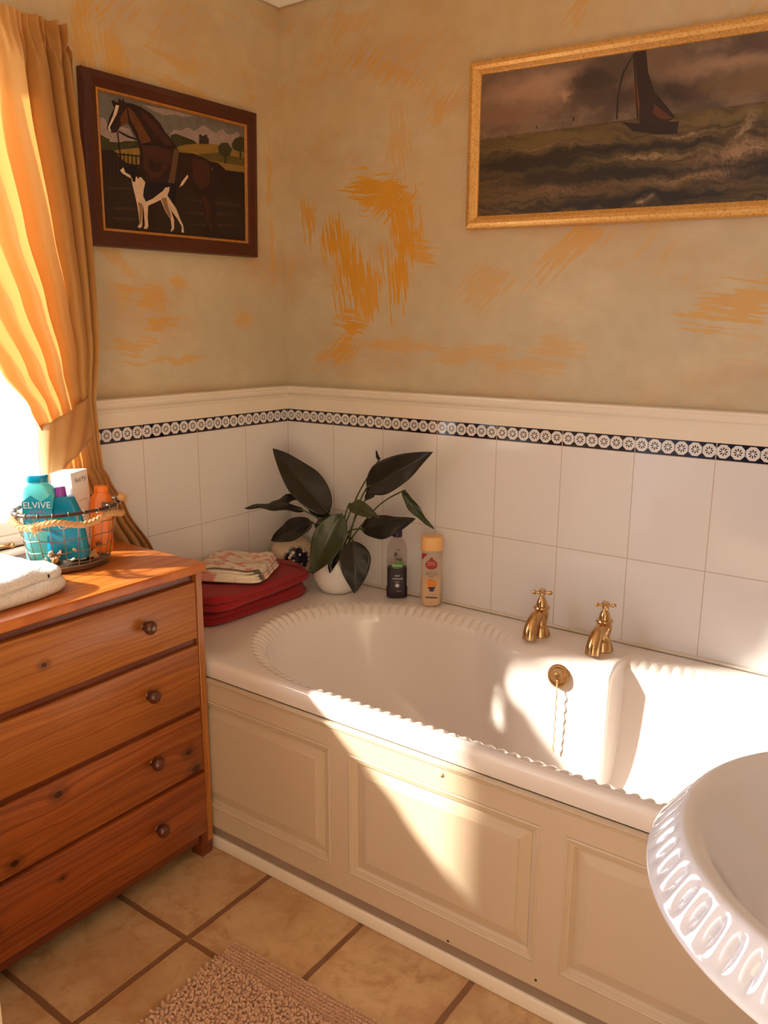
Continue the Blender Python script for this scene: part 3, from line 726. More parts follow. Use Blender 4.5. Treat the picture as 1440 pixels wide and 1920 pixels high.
HORSE = [["cloud",[[0.271,0.98],[0.358,0.983],[0.463,0.994],[0.621,0.992],[0.54,0.959],[0.493,0.968],[0.416,0.94],[0.357,0.949]]],["cloud",[[0.442,0.793],[0.474,0.843],[0.521,0.85],[0.578,0.89],[0.618,0.868],[0.685,0.938],[0.735,0.914],[0.777,0.892],[0.83,0.946],[0.865,0.908],[0.909,0.919],[0.955,0.953],[0.973,0.924],[0.908,0.844],[0.889,0.784],[0.454,0.692]]],["cloud",[[-0.001,0.809],[0.032,0.817],[0.05,0.782],[0.048,0.734],[0.095,0.729],[0.138,0.779],[0.186,0.774],[0.23,0.644],[0.111,0.619],[0.057,0.632],[0.006,0.676]]],["hill",[[0.449,0.777],[0.45,0.794],[0.489,0.816],[0.616,0.793],[0.64,0.771],[0.639,0.731],[0.549,0.712],[0.47,0.695]]],["field",[[0.469,0.678],[0.486,0.707],[0.55,0.743],[0.656,0.778],[0.784,0.803],[0.871,0.79],[1.0,0.789],[0.999,0.588],[0.849,0.58],[0.728,0.622],[0.484,0.646]]],["hill",[[0.0,0.691],[0.023,0.68],[0.039,0.672],[0.059,0.668],[0.058,0.648],[0.112,0.656],[0.154,0.677],[0.246,0.698],[0.258,0.617],[0.001,0.556]]],["olive",[[0.638,0.686],[0.791,0.736],[1.0,0.731],[1.0,0.665],[0.869,0.659],[0.695,0.657]]],["ground",[[-0.001,0.579],[0.258,0.625],[0.296,0.463],[0.736,0.578],[0.85,0.599],[1.001,0.607],[1.0,0.0],[0.0,0.0]]],["field",[[0.082,0.589],[0.117,0.604],[0.244,0.647],[0.243,0.521],[0.175,0.504],[0.121,0.539]]],["castle",[[0.652,0.774],[0.654,0.85],[0.667,0.858],[0.67,0.845],[0.691,0.85],[0.696,0.86],[0.713,0.864],[0.716,0.838],[0.725,0.84],[0.724,0.788],[0.698,0.785]]],["hill",[[0.792,0.782],[0.819,0.824],[0.872,0.836],[0.903,0.787],[0.888,0.737],[0.861,0.713],[0.855,0.656],[0.838,0.653],[0.839,0.709],[0.8,0.728]]],["hill",[[0.899,0.833],[0.927,0.886],[0.973,0.915],[1.001,0.912],[1.0,0.789],[0.98,0.784],[0.977,0.717],[0.962,0.715],[0.963,0.781],[0.916,0.79]]],["streak",[[0.071,0.167],[0.286,0.186],[0.226,0.161],[0.057,0.144]]],["streak",[[0.333,0.262],[0.442,0.286],[0.521,0.288],[0.402,0.254]]],["streak",[[0.521,0.297],[0.862,0.326],[0.991,0.315],[0.773,0.286]]],["streak",[[0.486,0.184],[0.771,0.229],[0.99,0.227],[0.684,0.185]]],["streak",[[0.023,0.309],[0.168,0.332],[0.175,0.316],[0.043,0.291]]],["streak",[[0.532,0.099],[0.859,0.134],[0.989,0.128],[0.682,0.091]]],["streak",[[0.034,0.087],[0.21,0.099],[0.173,0.077],[0.067,0.07]]],["iron",[[0.016,0.567],[0.02,0.584],[0.023,0.568],[0.018,0.398],[0.011,0.396]]],["iron",[[0.04,0.568],[0.044,0.585],[0.047,0.57],[0.042,0.398],[0.035,0.397]]],["iron",[[0.064,0.57],[0.068,0.587],[0.071,0.571],[0.066,0.399],[0.059,0.398]]],["iron",[[0.088,0.571],[0.092,0.588],[0.096,0.573],[0.091,0.4],[0.083,0.398]]],["iron",[[0.113,0.573],[0.117,0.59],[0.12,0.574],[0.115,0.4],[0.108,0.399]]],["iron",[[0.138,0.574],[0.142,0.591],[0.145,0.576],[0.14,0.401],[0.133,0.4]]],["iron",[[0.163,0.576],[0.167,0.593],[0.17,0.577],[0.166,0.402],[0.158,0.4]]],["iron",[[0.188,0.577],[0.192,0.595],[0.196,0.579],[0.191,0.402],[0.183,0.401]]],["iron",[[0.213,0.579],[0.217,0.596],[0.221,0.58],[0.217,0.403],[0.209,0.402]]],["iron",[[0.239,0.58],[0.243,0.598],[0.247,0.582],[0.243,0.404],[0.235,0.402]]],["iron",[[0.757,0.572],[0.762,0.591],[0.767,0.574],[0.764,0.35],[0.755,0.348]]],["iron",[[0.787,0.576],[0.792,0.595],[0.796,0.577],[0.794,0.352],[0.785,0.351]]],["iron",[[0.817,0.58],[0.821,0.599],[0.826,0.581],[0.825,0.355],[0.815,0.354]]],["iron",[[0.847,0.583],[0.852,0.603],[0.857,0.585],[0.855,0.358],[0.845,0.357]]],["iron",[[0.877,0.587],[0.882,0.607],[0.887,0.589],[0.886,0.361],[0.876,0.359]]],["iron",[[0.908,0.591],[0.913,0.611],[0.918,0.593],[0.917,0.364],[0.907,0.362]]],["iron",[[0.939,0.595],[0.944,0.615],[0.949,0.597],[0.948,0.367],[0.938,0.365]]],["iron",[[0.971,0.599],[0.976,0.619],[0.981,0.601],[0.98,0.369],[0.97,0.368]]],["iron",[[0.008,0.561],[0.242,0.588],[0.242,0.578],[0.007,0.551]]],["iron",[[0.744,0.556],[0.997,0.578],[0.997,0.566],[0.744,0.545]]],["horse",[[0.081,0.948],[0.088,0.958],[0.117,0.947],[0.129,0.986],[0.142,0.965],[0.152,0.992],[0.162,0.963],[0.207,0.967],[0.263,0.958],[0.327,0.925],[0.384,0.864],[0.412,0.811],[0.456,0.761],[0.49,0.708],[0.5,0.671],[0.556,0.678],[0.605,0.684],[0.662,0.673],[0.729,0.65],[0.789,0.648],[0.841,0.607],[0.88,0.548],[0.897,0.475],[0.946,0.386],[0.936,0.346],[0.872,0.366],[0.829,0.435],[0.778,0.521],[0.736,0.606],[0.743,0.524],[0.74,0.403],[0.764,0.294],[0.774,0.125],[0.776,0.039],[0.732,0.035],[0.734,0.12],[0.721,0.232],[0.712,0.118],[0.715,0.043],[0.672,0.039],[0.691,0.125],[0.672,0.226],[0.654,0.334],[0.605,0.373],[0.508,0.385],[0.477,0.407],[0.368,0.38],[0.333,0.253],[0.32,0.085],[0.282,0.072],[0.279,0.202],[0.278,0.375],[0.244,0.445],[0.245,0.581],[0.232,0.694],[0.212,0.74],[0.18,0.806],[0.159,0.809],[0.124,0.776],[0.105,0.731],[0.081,0.717],[0.061,0.721],[0.046,0.749],[0.065,0.826],[0.095,0.905]]],["bay",[[0.178,0.935],[0.212,0.912],[0.258,0.833],[0.319,0.714],[0.253,0.678],[0.228,0.768],[0.189,0.849]]],["bay2",[[0.259,0.667],[0.348,0.686],[0.454,0.674],[0.443,0.568],[0.37,0.45],[0.309,0.423],[0.261,0.499]]],["horse",[[0.3,0.592],[0.343,0.549],[0.389,0.575],[0.371,0.494],[0.326,0.468],[0.29,0.513]]],["bay2",[[0.255,0.939],[0.34,0.878],[0.411,0.785],[0.455,0.718],[0.409,0.708],[0.337,0.794],[0.274,0.87]]],["bay2",[[0.595,0.642],[0.695,0.652],[0.727,0.586],[0.716,0.445],[0.655,0.408],[0.599,0.472]]],["bay2",[[0.662,0.345],[0.696,0.341],[0.72,0.251],[0.708,0.137],[0.691,0.125],[0.685,0.227]]],["bay",[[0.171,0.925],[0.177,0.813],[0.166,0.811],[0.134,0.778],[0.126,0.841]]],["blaze",[[0.106,0.928],[0.125,0.929],[0.111,0.869],[0.062,0.753],[0.069,0.723],[0.058,0.724],[0.052,0.751],[0.086,0.847]]],["girth",[[0.47,0.695],[0.505,0.685],[0.48,0.522],[0.461,0.404],[0.418,0.406],[0.441,0.515]]],["iron",[[0.112,0.745],[0.17,0.722],[0.236,0.708],[0.236,0.699],[0.169,0.705],[0.112,0.733]]],["iron",[[0.253,0.682],[0.482,0.715],[0.482,0.706],[0.252,0.672]]],["iron",[[0.104,0.731],[0.111,0.733],[0.127,0.474],[0.118,0.473]]],["black",[[0.267,0.386],[0.368,0.407],[0.477,0.416],[0.472,0.245],[0.441,0.259],[0.415,0.309],[0.357,0.291],[0.303,0.24],[0.265,0.226],[0.245,0.275]]],["white",[[0.178,0.4],[0.199,0.396],[0.211,0.423],[0.243,0.42],[0.267,0.386],[0.254,0.328],[0.249,0.276],[0.266,0.235],[0.311,0.267],[0.35,0.308],[0.381,0.339],[0.398,0.368],[0.429,0.381],[0.424,0.345],[0.411,0.308],[0.441,0.259],[0.471,0.209],[0.492,0.14],[0.515,0.079],[0.521,0.02],[0.501,0.022],[0.506,0.069],[0.476,0.129],[0.438,0.187],[0.417,0.238],[0.403,0.28],[0.431,0.195],[0.452,0.117],[0.45,0.045],[0.429,0.016],[0.426,0.029],[0.434,0.052],[0.428,0.115],[0.392,0.182],[0.364,0.266],[0.333,0.244],[0.279,0.207],[0.272,0.115],[0.274,0.045],[0.265,0.022],[0.243,0.02],[0.252,0.051],[0.249,0.172],[0.243,0.215],[0.241,0.154],[0.233,0.041],[0.221,0.022],[0.203,0.029],[0.217,0.056],[0.212,0.168],[0.198,0.268],[0.186,0.334]]],["tan",[[0.214,0.228],[0.241,0.215],[0.239,0.137],[0.224,0.048],[0.217,0.065],[0.219,0.16]]],["tan",[[0.368,0.28],[0.403,0.289],[0.417,0.212],[0.433,0.151],[0.428,0.115],[0.396,0.182]]],["black",[[0.132,0.475],[0.154,0.504],[0.19,0.515],[0.21,0.498],[0.233,0.427],[0.221,0.403],[0.208,0.431],[0.202,0.379],[0.188,0.377],[0.179,0.417],[0.152,0.438],[0.138,0.443]]],["white",[[0.11,0.447],[0.132,0.475],[0.141,0.44],[0.172,0.424],[0.182,0.397],[0.151,0.412],[0.123,0.428]]],["white",[[0.496,0.388],[0.517,0.44],[0.559,0.505],[0.563,0.484],[0.524,0.414]]]]
names = list(HPAL); mats = []
for n_ in names:
    mm = Mat('wool '+n_, HPAL[n_], .85); mm.coords('Object')
    cc = HPAL[n_]; mm.color(mm.mix(mm.noise(45, 4, .7, mm.vec), tuple(v*.6 for v in cc[:3])+(1,), tuple(min(1, v*1.35) for v in cc[:3])+(1,)))
    mm.bump(mm.voronoi(420, mm.vec), .5, .001); mats.append(mm.m)
b = MB(); q = [bil(HC, u, v) for u, v in ((0, 0), (1, 0), (1, 1), (0, 1))]
b.raw([axL(p.x, p.y, .0100) for p in q], [(0, 1, 2, 3)], 0, False)
for i, (n_, P) in enumerate(HORSE):
    pts = [bil(HC, min(1, max(0, u)), min(1, max(0, v))) for u, v in P]
    b.raw([axL(p.x, p.y, .0100+.00004*(i+1)) for p in pts], [tuple(range(len(pts)))], names.index(n_), False)
b.build('needlework', mats, hp, recalc=False)
b = MB(); frame_mesh(b, HO, [(.004, -.001), (.30, -.001)], axL)
b = MB(); b.box(-.001, .006, -.735, -.145, 1.56, 1.955); b.build('backing', [M_mahog], hp)

# seascape
sp_ = thing('framed_picture', 'large gilt framed oil painting of a sailing boat on a dark stormy sea', 'picture', (1.09, -.012, 1.59))
SO = [(.6930, 2.0270), (1.4960, 2.0010), (1.4960, 1.5880), (.6925, 1.6060)]
axB = lambda u, z, h: (u, -h, z)
mg_ = Mat('gilt frame', c8(226, 160, 70), .34, .55); mg_.coords()
nn = mg_.noise(40, 4, .65, mg_.vec); n2_ = mg_.noise(220, 2, .6, mg_.vec)
mg_.color(mg_.mix(n2_.smooth(.45, .75)*.5, mg_.mix(nn, c8(226, 166, 84), c8(246, 200, 124)), c8(140, 84, 36)))
b = MB(); frame_mesh(b, SO, [(0, -.002), (0, .020), (.003, .026), (.008, .028), (.014, .029), (.022, .026), (.030, .020), (.033, .018), (.0345, .014)], axB); b.build('frame', [mg_], sp_, sharp=35)
b = MB(); insS = frame_mesh(b, SO, [(.003, -.001), (.003, .0)], axB); SC = insS(.034)
msea = Mat('oil seascape', rough=.38); x, y, z = msea.coords('Object')
# picture coordinates 0..1 across the canvas
o_ = Vector((1.09, -.012, 1.59))
uu = (x+(o_.x-.7265))*(1/.734); topz = uu*-.0225+(1.9899-o_.z); botz = uu*-.0187+(1.6425-o_.z)
vv = (z-botz)/(topz-botz)
wp = msea.noise(9.0, 4, .6, msea.comb(uu, vv*.6, 0.0)); wp2 = msea.noise(9.0, 4, .6, msea.comb(uu, vv*.6, 9.0))
U = uu+(wp-.5)*.16; Vq = vv+(wp2-.5)*.20
def layer(cur, mask, col): return msea.mix(mask.clamp(), cur, col)
cur = c8(92, 74, 60)
c8_, c8 = c8, (lambda r, g, b_, a=1.0: c8_(min(255, r*1.16), min(255, g*1.16), min(255, b_*1.16)))
cur = msea.mix(msea.noise(5, 4, .6, msea.comb(U*1.4, Vq, 2.0)).smooth(.35, .65), c8(78, 62, 52), c8(112, 90, 72))
for (cu, cv, ru, rv, st, co) in [(.18, .84, .17, .10, .8, (144, 112, 90)), (.30, .90, .12, .07, .7, (154, 124, 102)), (.10, .70, .16, .07, .6, (116, 84, 68)), (.44, .86, .10, .12, .8, (54, 40, 34)), (.52, .74, .10, .08, .6, (60, 44, 36)), (.70, .72, .09, .10, .75, (44, 30, 26)),
                                 (.66, .92, .07, .07, .5, (104, 78, 60)), (.85, .84, .18, .05, .6, (142, 112, 90)), (.95, .92, .10, .05, .5, (76, 54, 46)), (.92, .72, .16, .06, .6, (104, 78, 50)), (.33, .79, .022, .04, .6, (160, 124, 100))]:
    cur = layer(cur, blob(msea, U, Vq, cu, cv, ru, rv)*1.5*st, c8(*co))
# sea below horizon
hor = uu*.040+.560+((uu-.55)*(uu-.55))*-.02
seam = (hor+(wp-.5)*.02-vv).smooth(0.0, .012)
stre = msea.noise(1.0, 5, .65, msea.comb(U*7.0, Vq*42.0+U*4.0, 3.0)); stre2 = msea.noise(1.0, 5, .7, msea.comb(U*26.0, Vq*60.0, 7.0)); arcn = msea.noise(1.0, 3, .6, msea.comb(U*90.0+Vq*20, Vq*12.0, 4.0))
sea = msea.mix(stre.smooth(.35, .65), c8(46, 34, 20), c8(88, 70, 38))
for (cu, cv, ru, rv, st, co) in [(.30, .50, .22, .05, .7, (92, 74, 40)), (.84, .53, .18, .035, .7, (96, 78, 44)), (.20, .35, .24, .045, 1.0, (30, 20, 14)), (.45, .40, .25, .022, .9, (30, 20, 14)), (.70, .385, .14, .02, .9, (34, 24, 16)), (.52, .22, .30, .035, 1.0, (30, 20, 14)), (.28, .24, .14, .05, .8, (36, 26, 16)),
                                 (.93, .20, .16, .055, 1.0, (26, 18, 14)), (.66, .06, .24, .04, 1.0, (26, 18, 14)), (.40, .02, .20, .02, .8, (28, 20, 14))]:
    sea = layer(sea, blob(msea, U, Vq, cu, cv, ru, rv)*1.7*st, c8(*co))
for (cu, cv, ru, rv, ang, st, co) in [(.915, .44, .02, .09, -20, .8, (134, 108, 82)), (.93, .31, .14, .05, 18, .9, (138, 108, 82)), (.76, .165, .15, .028, 6, .9, (120, 94, 66)), (.30, .13, .22, .03, 4, .75, (104, 78, 54)), (.64, .325, .14, .018, 0, .7, (130, 108, 76)), (.75, .445, .07, .012, 0, .8, (134, 110, 86)), (.62, .03, .03, .02, 0, .8, (150, 126, 96)), (.25, .455, .2, .008, -2, .6, (120, 92, 66)), (.88, .10, .09, .025, 10, .6, (96, 72, 52)), (.08, .18, .08, .08, 0, .5, (84, 62, 34))]:
    k = blob(msea, U, Vq, cu, cv, ru, rv, ang)*1.8
    sea = layer(sea, k*st*(stre2.smooth(.3, .65)*.55+arcn.smooth(.35, .7)*.45), c8(*co))
sea = layer(sea, stre2.smooth(.66, .74)*.35, c8(150, 124, 84))
cur = msea.mix(seam, cur, sea)
msea.color(cur); msea.bump(stre2+stre, .25, .002)
c8 = c8_
SEA = [["hull",[[0.527,0.568],[0.588,0.541],[0.651,0.541],[0.705,0.53],[0.715,0.534],[0.711,0.455],[0.66,0.458],[0.568,0.497]]],["sail",[[0.555,1.005],[0.593,1.006],[0.605,0.86],[0.63,0.734],[0.704,0.557],[0.678,0.533],[0.588,0.541],[0.574,0.748]]],["sail_lit",[[0.558,0.806],[0.568,0.817],[0.584,0.665],[0.585,0.583],[0.571,0.641]]],["sail_lit2",[[0.633,0.653],[0.694,0.552],[0.657,0.554],[0.628,0.6]]],["rope",[[0.555,1.005],[0.52,0.884],[0.507,0.738],[0.508,0.586],[0.514,0.585],[0.512,0.736],[0.526,0.875],[0.557,0.993]]],["rope",[[0.551,0.982],[0.556,0.98],[0.584,0.576],[0.578,0.578]]],["mast",[[0.358,0.605],[0.355,0.634],[0.363,0.632],[0.362,0.604]]],["mast",[[0.22,0.587],[0.223,0.612],[0.227,0.586]]],["mast",[[0.319,0.596],[0.322,0.612],[0.325,0.594]]]]
SPAL = {'sea': None, 'hull': c8(38, 16, 12), 'sail': c8(44, 20, 14), 'sail_lit': c8(122, 62, 30), 'sail_lit2': c8(92, 44, 24), 'rope': c8(34, 22, 18), 'mast': c8(50, 26, 20)}
smats = [msea.m]+[flat('oil '+k, v, .45) for k, v in SPAL.items() if v]
sn = list(SPAL)
b = MB(); q = [bil(SC, u, v) for u, v in ((0, 0), (1, 0), (1, 1), (0, 1))]
b.raw([axB(p.x, p.y, .0145) for p in q], [(0, 1, 2, 3)], 0, False)
for i, (n_, P) in enumerate(SEA):
    pts = [bil(SC, u, min(.997, v)) for u, v in P]
    b.raw([axB(p.x, p.y, .0146+.00004*(i+1)) for p in pts], [tuple(range(len(pts)))], sn.index(n_), False)
b.build('canvas', smats, sp_, recalc=False)
b = MB(); b.box(.70, 1.49, -.012, .001, 1.62, 1.985, M=None); b.build('backing', [M_mahog], sp_)

# ---------------------------------------------------------------- taps
def make_tap(x, label):
    t = thing('bath_tap', label, 'tap', (x, -.088, .512), 'brass pillar taps on the bath ledge')
    o = (x, -.088, .512)
    b = MB()
    b.lathe([(0, 0), (.027, 0), (.0275, .003), (.026, .008), (.0235, .016), (.021, .023), (.019, .027), (.020, .030), (.017, .033), (.0155, .038),
             (.017, .046), (.0195, .055), (.0205, .064), (.019, .072), (.016, .076), (.021, .078), (.0225, .081), (.021, .085), (.0155, .087), (.0145, .094), (.0125, .102), (.009, .108), (.0065, .112), (.0055, .118), (0, .118)], 36, o)
    b.build('tap_body', [M_brass], t)
    b = MB()   # spout sweeping forward over the bath
    P = catmull([(x, -.088, .571), (x-.001, -.104, .577), (x-.002, -.122, .573), (x-.003, -.137, .558), (x-.004, -.147, .538), (x-.004, -.151, .519)], 5)
    n = len(P); b.tube(P, [lerp(.014, .0195, ssm(0, 1, i/(n-1))) for i in range(n)], 20)
    b.build('spout', [M_brass], t)
    b = MB(); hz = .512+.124
    for k in range(4):
        a = pi/4*.6+k*pi/2; dx, dy = cos(a), sin(a)
        b.tube([(x, -.088, hz), (x+dx*.012, -.088+dy*.012, hz), (x+dx*.019, -.088+dy*.019, hz)], [.0045, .0035, .004], 10)
        b.lathe([(0, -.0062), (.0045, -.0045), (.0062, 0), (.0045, .0045), (0, .0062)], 14, (x+dx*.022, -.088+dy*.022, hz))
    b.build('cross_handle', [M_brass], t)
    b = MB(); b.lathe([(0, -.008), (.008, -.008), (.0095, -.002), (.0095, .006), (.0085, .009), (.0, .010)], 20, (x, -.088, hz)); b.build('handle_boss', [M_brass], t)
make_tap(1.003, 'brass bath tap nearer the bottles, left of the two')
make_tap(1.182, 'brass bath tap on the ledge, right of the two')

# ---------------------------------------------------------------- basin
bs = thing('wash_basin', 'white ceramic wash basin with a fluted rim, in the near right corner', 'basin', (1.98, -1.22, FZ))
BX, BY, BZ = 1.935, -1.215, .84
RA, RB = .242, .232
def bpt(a, off):
    n = Vector((cos(a)/RA, sin(a)/RB)).normalized(); return Vector((BX+RA*cos(a), BY+RB*sin(a)))+n*off
NF = 66; NA = NF*8
def basin_fn():
    cols = []
    for k in range(NA):
        a = 2*pi*k/NA; lobe = abs(sin(pi*(k % 8)/8))**.8
        col = []
        # bowl inside from the centre up
        for s in (0.0, .25, .5, .7, .85, .95, 1.0):
            r = s*.895; dz = -.135*(1-s**2.4)-.011
            col.append((BX+RA*r*cos(a), BY+RB*r*sin(a), BZ+dz))
        for off, dz in ((-.0215, -.0065), (-.018, -.003), (-.010, -.0005), (-.004, .001), (0, 0), (.003, -.003)):
            p = bpt(a, off) ; col.append((p.x, p.y, BZ+dz))
        for i in range(1, 10):          # fluted cove outwards and down
            s = i/10; off = .003+.024*s; dz = -.003-.034*s
            d = sin(pi*s)**.6*(.0048*(1-lobe)-.0006)
            p = bpt(a, off-d); col.append((p.x, p.y, BZ+dz-d*.6))
        for off, dz in ((.028, -.038), (.031, -.041), (.0315, -.046), (.028, -.050), (.018, -.052), (.0, -.060), (-.05, -.10), (-.12, -.15), (-.16, -.175)):
            p = bpt(a, off); col.append((p.x, p.y, BZ+dz))
        cols.append(col)
    return cols
bc = basin_fn(); mm_ = len(bc[0])
b = MB(); b.grid(lambda u, v: bc[int(round(u*NA)) % NA][int(round(v*(mm_-1)))], NA, mm_-1, cu=True)
bmesh.ops.remove_doubles(b.bm, verts=b.bm.verts[:], dist=1e-6)
b.build('bowl', [M_ceram], bs, sharp=70)
b = MB(); b.lathe([(.098, FZ), (.105, FZ+.02), (.085, .05), (.07, .3), (.075, .6), (.10, .69)], 40, (1.97, BY, 0)); b.build('pedestal', [M_ceram], bs)
b = MB(); b.box(2.13, RX-.002, BY-.22, BY+.22, .80, .855, bev=.02, seg=4); b.build('splashback_ledge', [M_ceram], bs)
b = MB(); b.lathe([(0, 0), (.022, 0), (.02, .004), (0, .004)], 24, (BX, BY, BZ-.158)); b.build('basin_waste', [M_brass], bs)

# ---------------------------------------------------------------- low cabinet at the camera's left
M_cab = plain('off white cabinet paint', c8(226, 206, 180), .5, nscale=6, var=.04)
cb = thing('low_cabinet', 'off-white painted cabinet corner at the lower left edge beside the pine chest', 'cabinet', (.85, -1.83, FZ))
b = MB(); b.box(.74, .985, -2.02, -1.645, FZ, .58, bev=.003); b.build('cabinet_body', [M_cab], cb)
b = MB(); b.box(.985, .999, -2.01, -1.655, .0, .565, bev=.002); dd = b.build('door', [M_cab], cb)
b = MB(); b.lathe([(0, .02), (.010, .018), (.012, .012), (.006, .004), (.006, 0)], 16, (.999, -1.97, .45), M=RX90); b.build('knob', [M_brass], dd)
# ---------------------------------------------------------------- towels
def terry(name, col, col2=None, scale=260):
    m = Mat(name, col, .95, Sheen_Weight=.12); m.coords(); n = m.noise(scale, 2, .7, m.vec)
    lo = tuple(v*.62 for v in col[:3])+(1,)
    m.color(m.mix(n, lo, col2 or tuple(min(1, v*1.2) for v in col[:3])+(1,)))
    m.bump(n+m.noise(40, 3, .6, m.vec)*.6, .7, .004); return m
def slab(b, cx, cy, z0, w, d, h, rot=0., r=None, puff=.004, seed=0, taper=0.0, sagx=0.0, n=26, mi=0, twist=0.0):
    """soft folded layer: superellipse plan, pillow-like edge"""
    rnd = random.Random(seed); ph = [rnd.uniform(0, 6.28) for _ in range(8)]
    r = r or h*.5
    cr, sr = cos(rot), sin(rot)
    def fn(u, v):
        a = 2*pi*u
        e = .34
        ex = (abs(cos(a))**e)*(1 if cos(a) >= 0 else -1); ey = (abs(sin(a))**e)*(1 if sin(a) >= 0 else -1)
        # v: 0 bottom centre -> 1 top centre
        if v < .3: k = v/.3; rad = k; zz = 0.0; inset = r*.5*(1-0)
        if v < .3: rx = (w/2-r)*k; ry = (d/2-r)*k; zz = 0
        elif v > .7:
            k = (1-v)/.3; rx = (w/2-r)*k; ry = (d/2-r)*k; zz = h
        else:
            t = (v-.3)/.4*pi-pi/2; rx = w/2-r+r*cos(t); ry = d/2-r+r*cos(t); zz = h/2+h/2*sin(t)
        x = ex*rx; y = ey*ry
        wob = puff*(sin(9*x/w+ph[0]+2*y/d)+.7*sin(13*y/d+ph[1])+.5*sin(21*x/w+17*y/d+ph[2]))
        if v > .35: zz += wob*(zz/h)-taper*abs(x/w*2)**3*h-sagx*(x/w+.5)*(zz/h)
        x += puff*.9*sin(14*y/d+ph[3])+puff*.5*sin(5*zz/h+ph[4]); y += puff*.9*sin(11*x/w+ph[5])
        X_, Y_ = x*cr-y*sr, x*sr+y*cr
        return (cx+X_, cy+Y_, z0+zz)
    b.grid(fn, n*4, 24, cu=True, mi=mi)
    bmesh.ops.remove_doubles(b.bm, verts=b.bm.verts[:], dist=1e-6)
    return b
def subsurf(o, lv=1):
    m = o.modifiers.new('s', 'SUBSURF'); m.levels = lv; m.render_levels = lv; return o
M_red = terry('red terry', c8(158, 10, 24))
# two folded red towels, each folded in half so the fold shows at the edge
for i, (z0, hh, cx_, cy_, w_, d_, lab) in enumerate([(.513, .046, .132, -.392, .245, .43, 'dark red towel folded on the bath corner, lower of two'), (.561, .046, .140, -.392, .262, .44, 'dark red towel folded beneath the patterned towel')]):
    t = thing('folded_towel', lab, 'towel', (cx_, cy_, z0), 'red towels on the bath corner')
    b = MB(); slab(b, cx_, cy_, z0, w_, d_, hh*.52, rot=radians(-2+3*i), puff=.0016, seed=11+i)
    slab(b, cx_-.002, cy_-.003, z0+hh*.44, w_-.004, d_-.010, hh*.54, rot=radians(-3+3*i), puff=.0025, seed=21+i, sagx=.004)
    o = b.build('towel_cloth', [M_red], t, sharp=85); subsurf(o)
    b = MB()     # woven border band near the pot end
    yb = cy_+d_/2-.052
    b.grid(lambda u, v: (cx_-w_*.40+w_*.80*u, yb+.010*v+.004*sin(5*u), z0+hh+.0005+.002*sin(9*u)), 30, 3)
    o = b.build('border_band', [terry('red border', c8(158, 26, 34)).m], t); sm = o.modifiers.new('t', 'SOLIDIFY'); sm.thickness = .002
mp = terry('patterned terry', c8(226, 206, 176), scale=300)
x, y, z = mp.coords()
sq = mp.voronoi(16, mp.comb(x+y*.3, y, z*.2)); sq2 = mp.noise(22, 2, .5, mp.comb(x, y*1.6, 4.0)); sq3 = mp.noise(17, 2, .5, mp.comb(x+9, y, 8.0))
cbase = mp.mix(mp.noise(240, 2, .6, mp.comb(x, y, z)), c8(226, 208, 184), c8(250, 238, 220))
cbase = mp.mix(sq3.smooth(.55, .60)*.35, cbase, c8(190, 178, 130))
cbase = mp.mix(sq2.smooth(.53, .57)*.8, cbase, c8(222, 128, 118)); cbase = mp.mix(sq.smooth(.16, .20, .5, 0.), cbase, c8(214, 128, 108))
# olive grey stripes across the towel
ra = radians(28); yr = x*sin(ra)*-1.0+y*cos(ra)
cbase = mp.mix((yr+.083).abs().lt(.009), cbase, c8(112, 100, 84)); cbase = mp.mix((yr+.018).abs().lt(.0018), cbase, c8(110, 92, 78))
mp.color(cbase)
t = thing('folded_towel', 'cream hand towel with pink pattern and grey stripe, folded on top of the red towels', 'towel', (.135, -.385, .609))
b = MB(); ro = radians(28-0)
for i in range(4):
    slab(b, .128-.002*i, -.385+.001*i, .6105+.0078*i, .225-.006*i, .235-.004*i, .0098, rot=ro, puff=.0012+.0006*i, seed=31+i, n=20)
o = b.build('towel_cloth', [mp.m], t, sharp=85); subsurf(o)

# white towel on the chest
M_wt = terry('white terry', c8(236, 226, 220), scale=200)
t = thing('folded_towel', 'white terry towel folded on the pine chest in the sunlight', 'towel', (.255, -1.24, .776))
b = MB(); slab(b, .245, -1.235, .7765, .23, .30, .032, rot=radians(4), puff=.003, seed=5, r=.014); slab(b, .240, -1.235, .804, .215, .285, .030, rot=radians(7), puff=.004, seed=6, sagx=.002)
o = b.build('towel_cloth', [M_wt.m], t, sharp=85); subsurf(o)
b = MB(); b.box(.333, .337, -1.135, -1.131, .815, .823, bev=.0006); b.build('label_loop', [plain('black loop', c8(40, 36, 44), .8)], t)

# ---------------------------------------------------------------- peace lily in a white pot
pot = thing('potted_plant', 'dark leafy peace lily in a white ceramic pot on the bath corner', 'plant', (.30, -.113, .513))
PXc, PYc, PZc = .300, -.110, .513
b = MB(); b.lathe([(0, 0), (.046, 0), (.053, .003), (.066, .020), (.076, .045), (.080, .07), (.078, .095), (.071, .118), (.064, .130), (.061, .131), (.060, .128), (.067, .11), (.066, .105), (0, .105)], 48, (PXc, PYc, PZc))
M_pot = plain('white glazed pot', c8(240, 234, 228), .22, nscale=5, var=.02, Coat_Weight=.3); b.build('pot', [M_pot], pot)
b = MB(); b.grid(lambda u, v: (PXc+.064*v*cos(2*pi*u), PYc+.064*v*sin(2*pi*u), PZc+.112+.004*sin(40*u)*v*(1-v)), 32, 6, cu=True); b.build('soil', [plain('dark soil', c8(48, 34, 24), .95, nscale=90, var=.5, bump=.8)], pot)
def leafmat(name, a, bcol):
    m = Mat(name, a, .38, Coat_Weight=.15); m.coords('Object')
    m.color(m.mix(m.noise(28, 3, .6, m.vec), a, bcol)); m.bump(m.noise(70, 2, .5, m.vec), .25, .002); return m.m
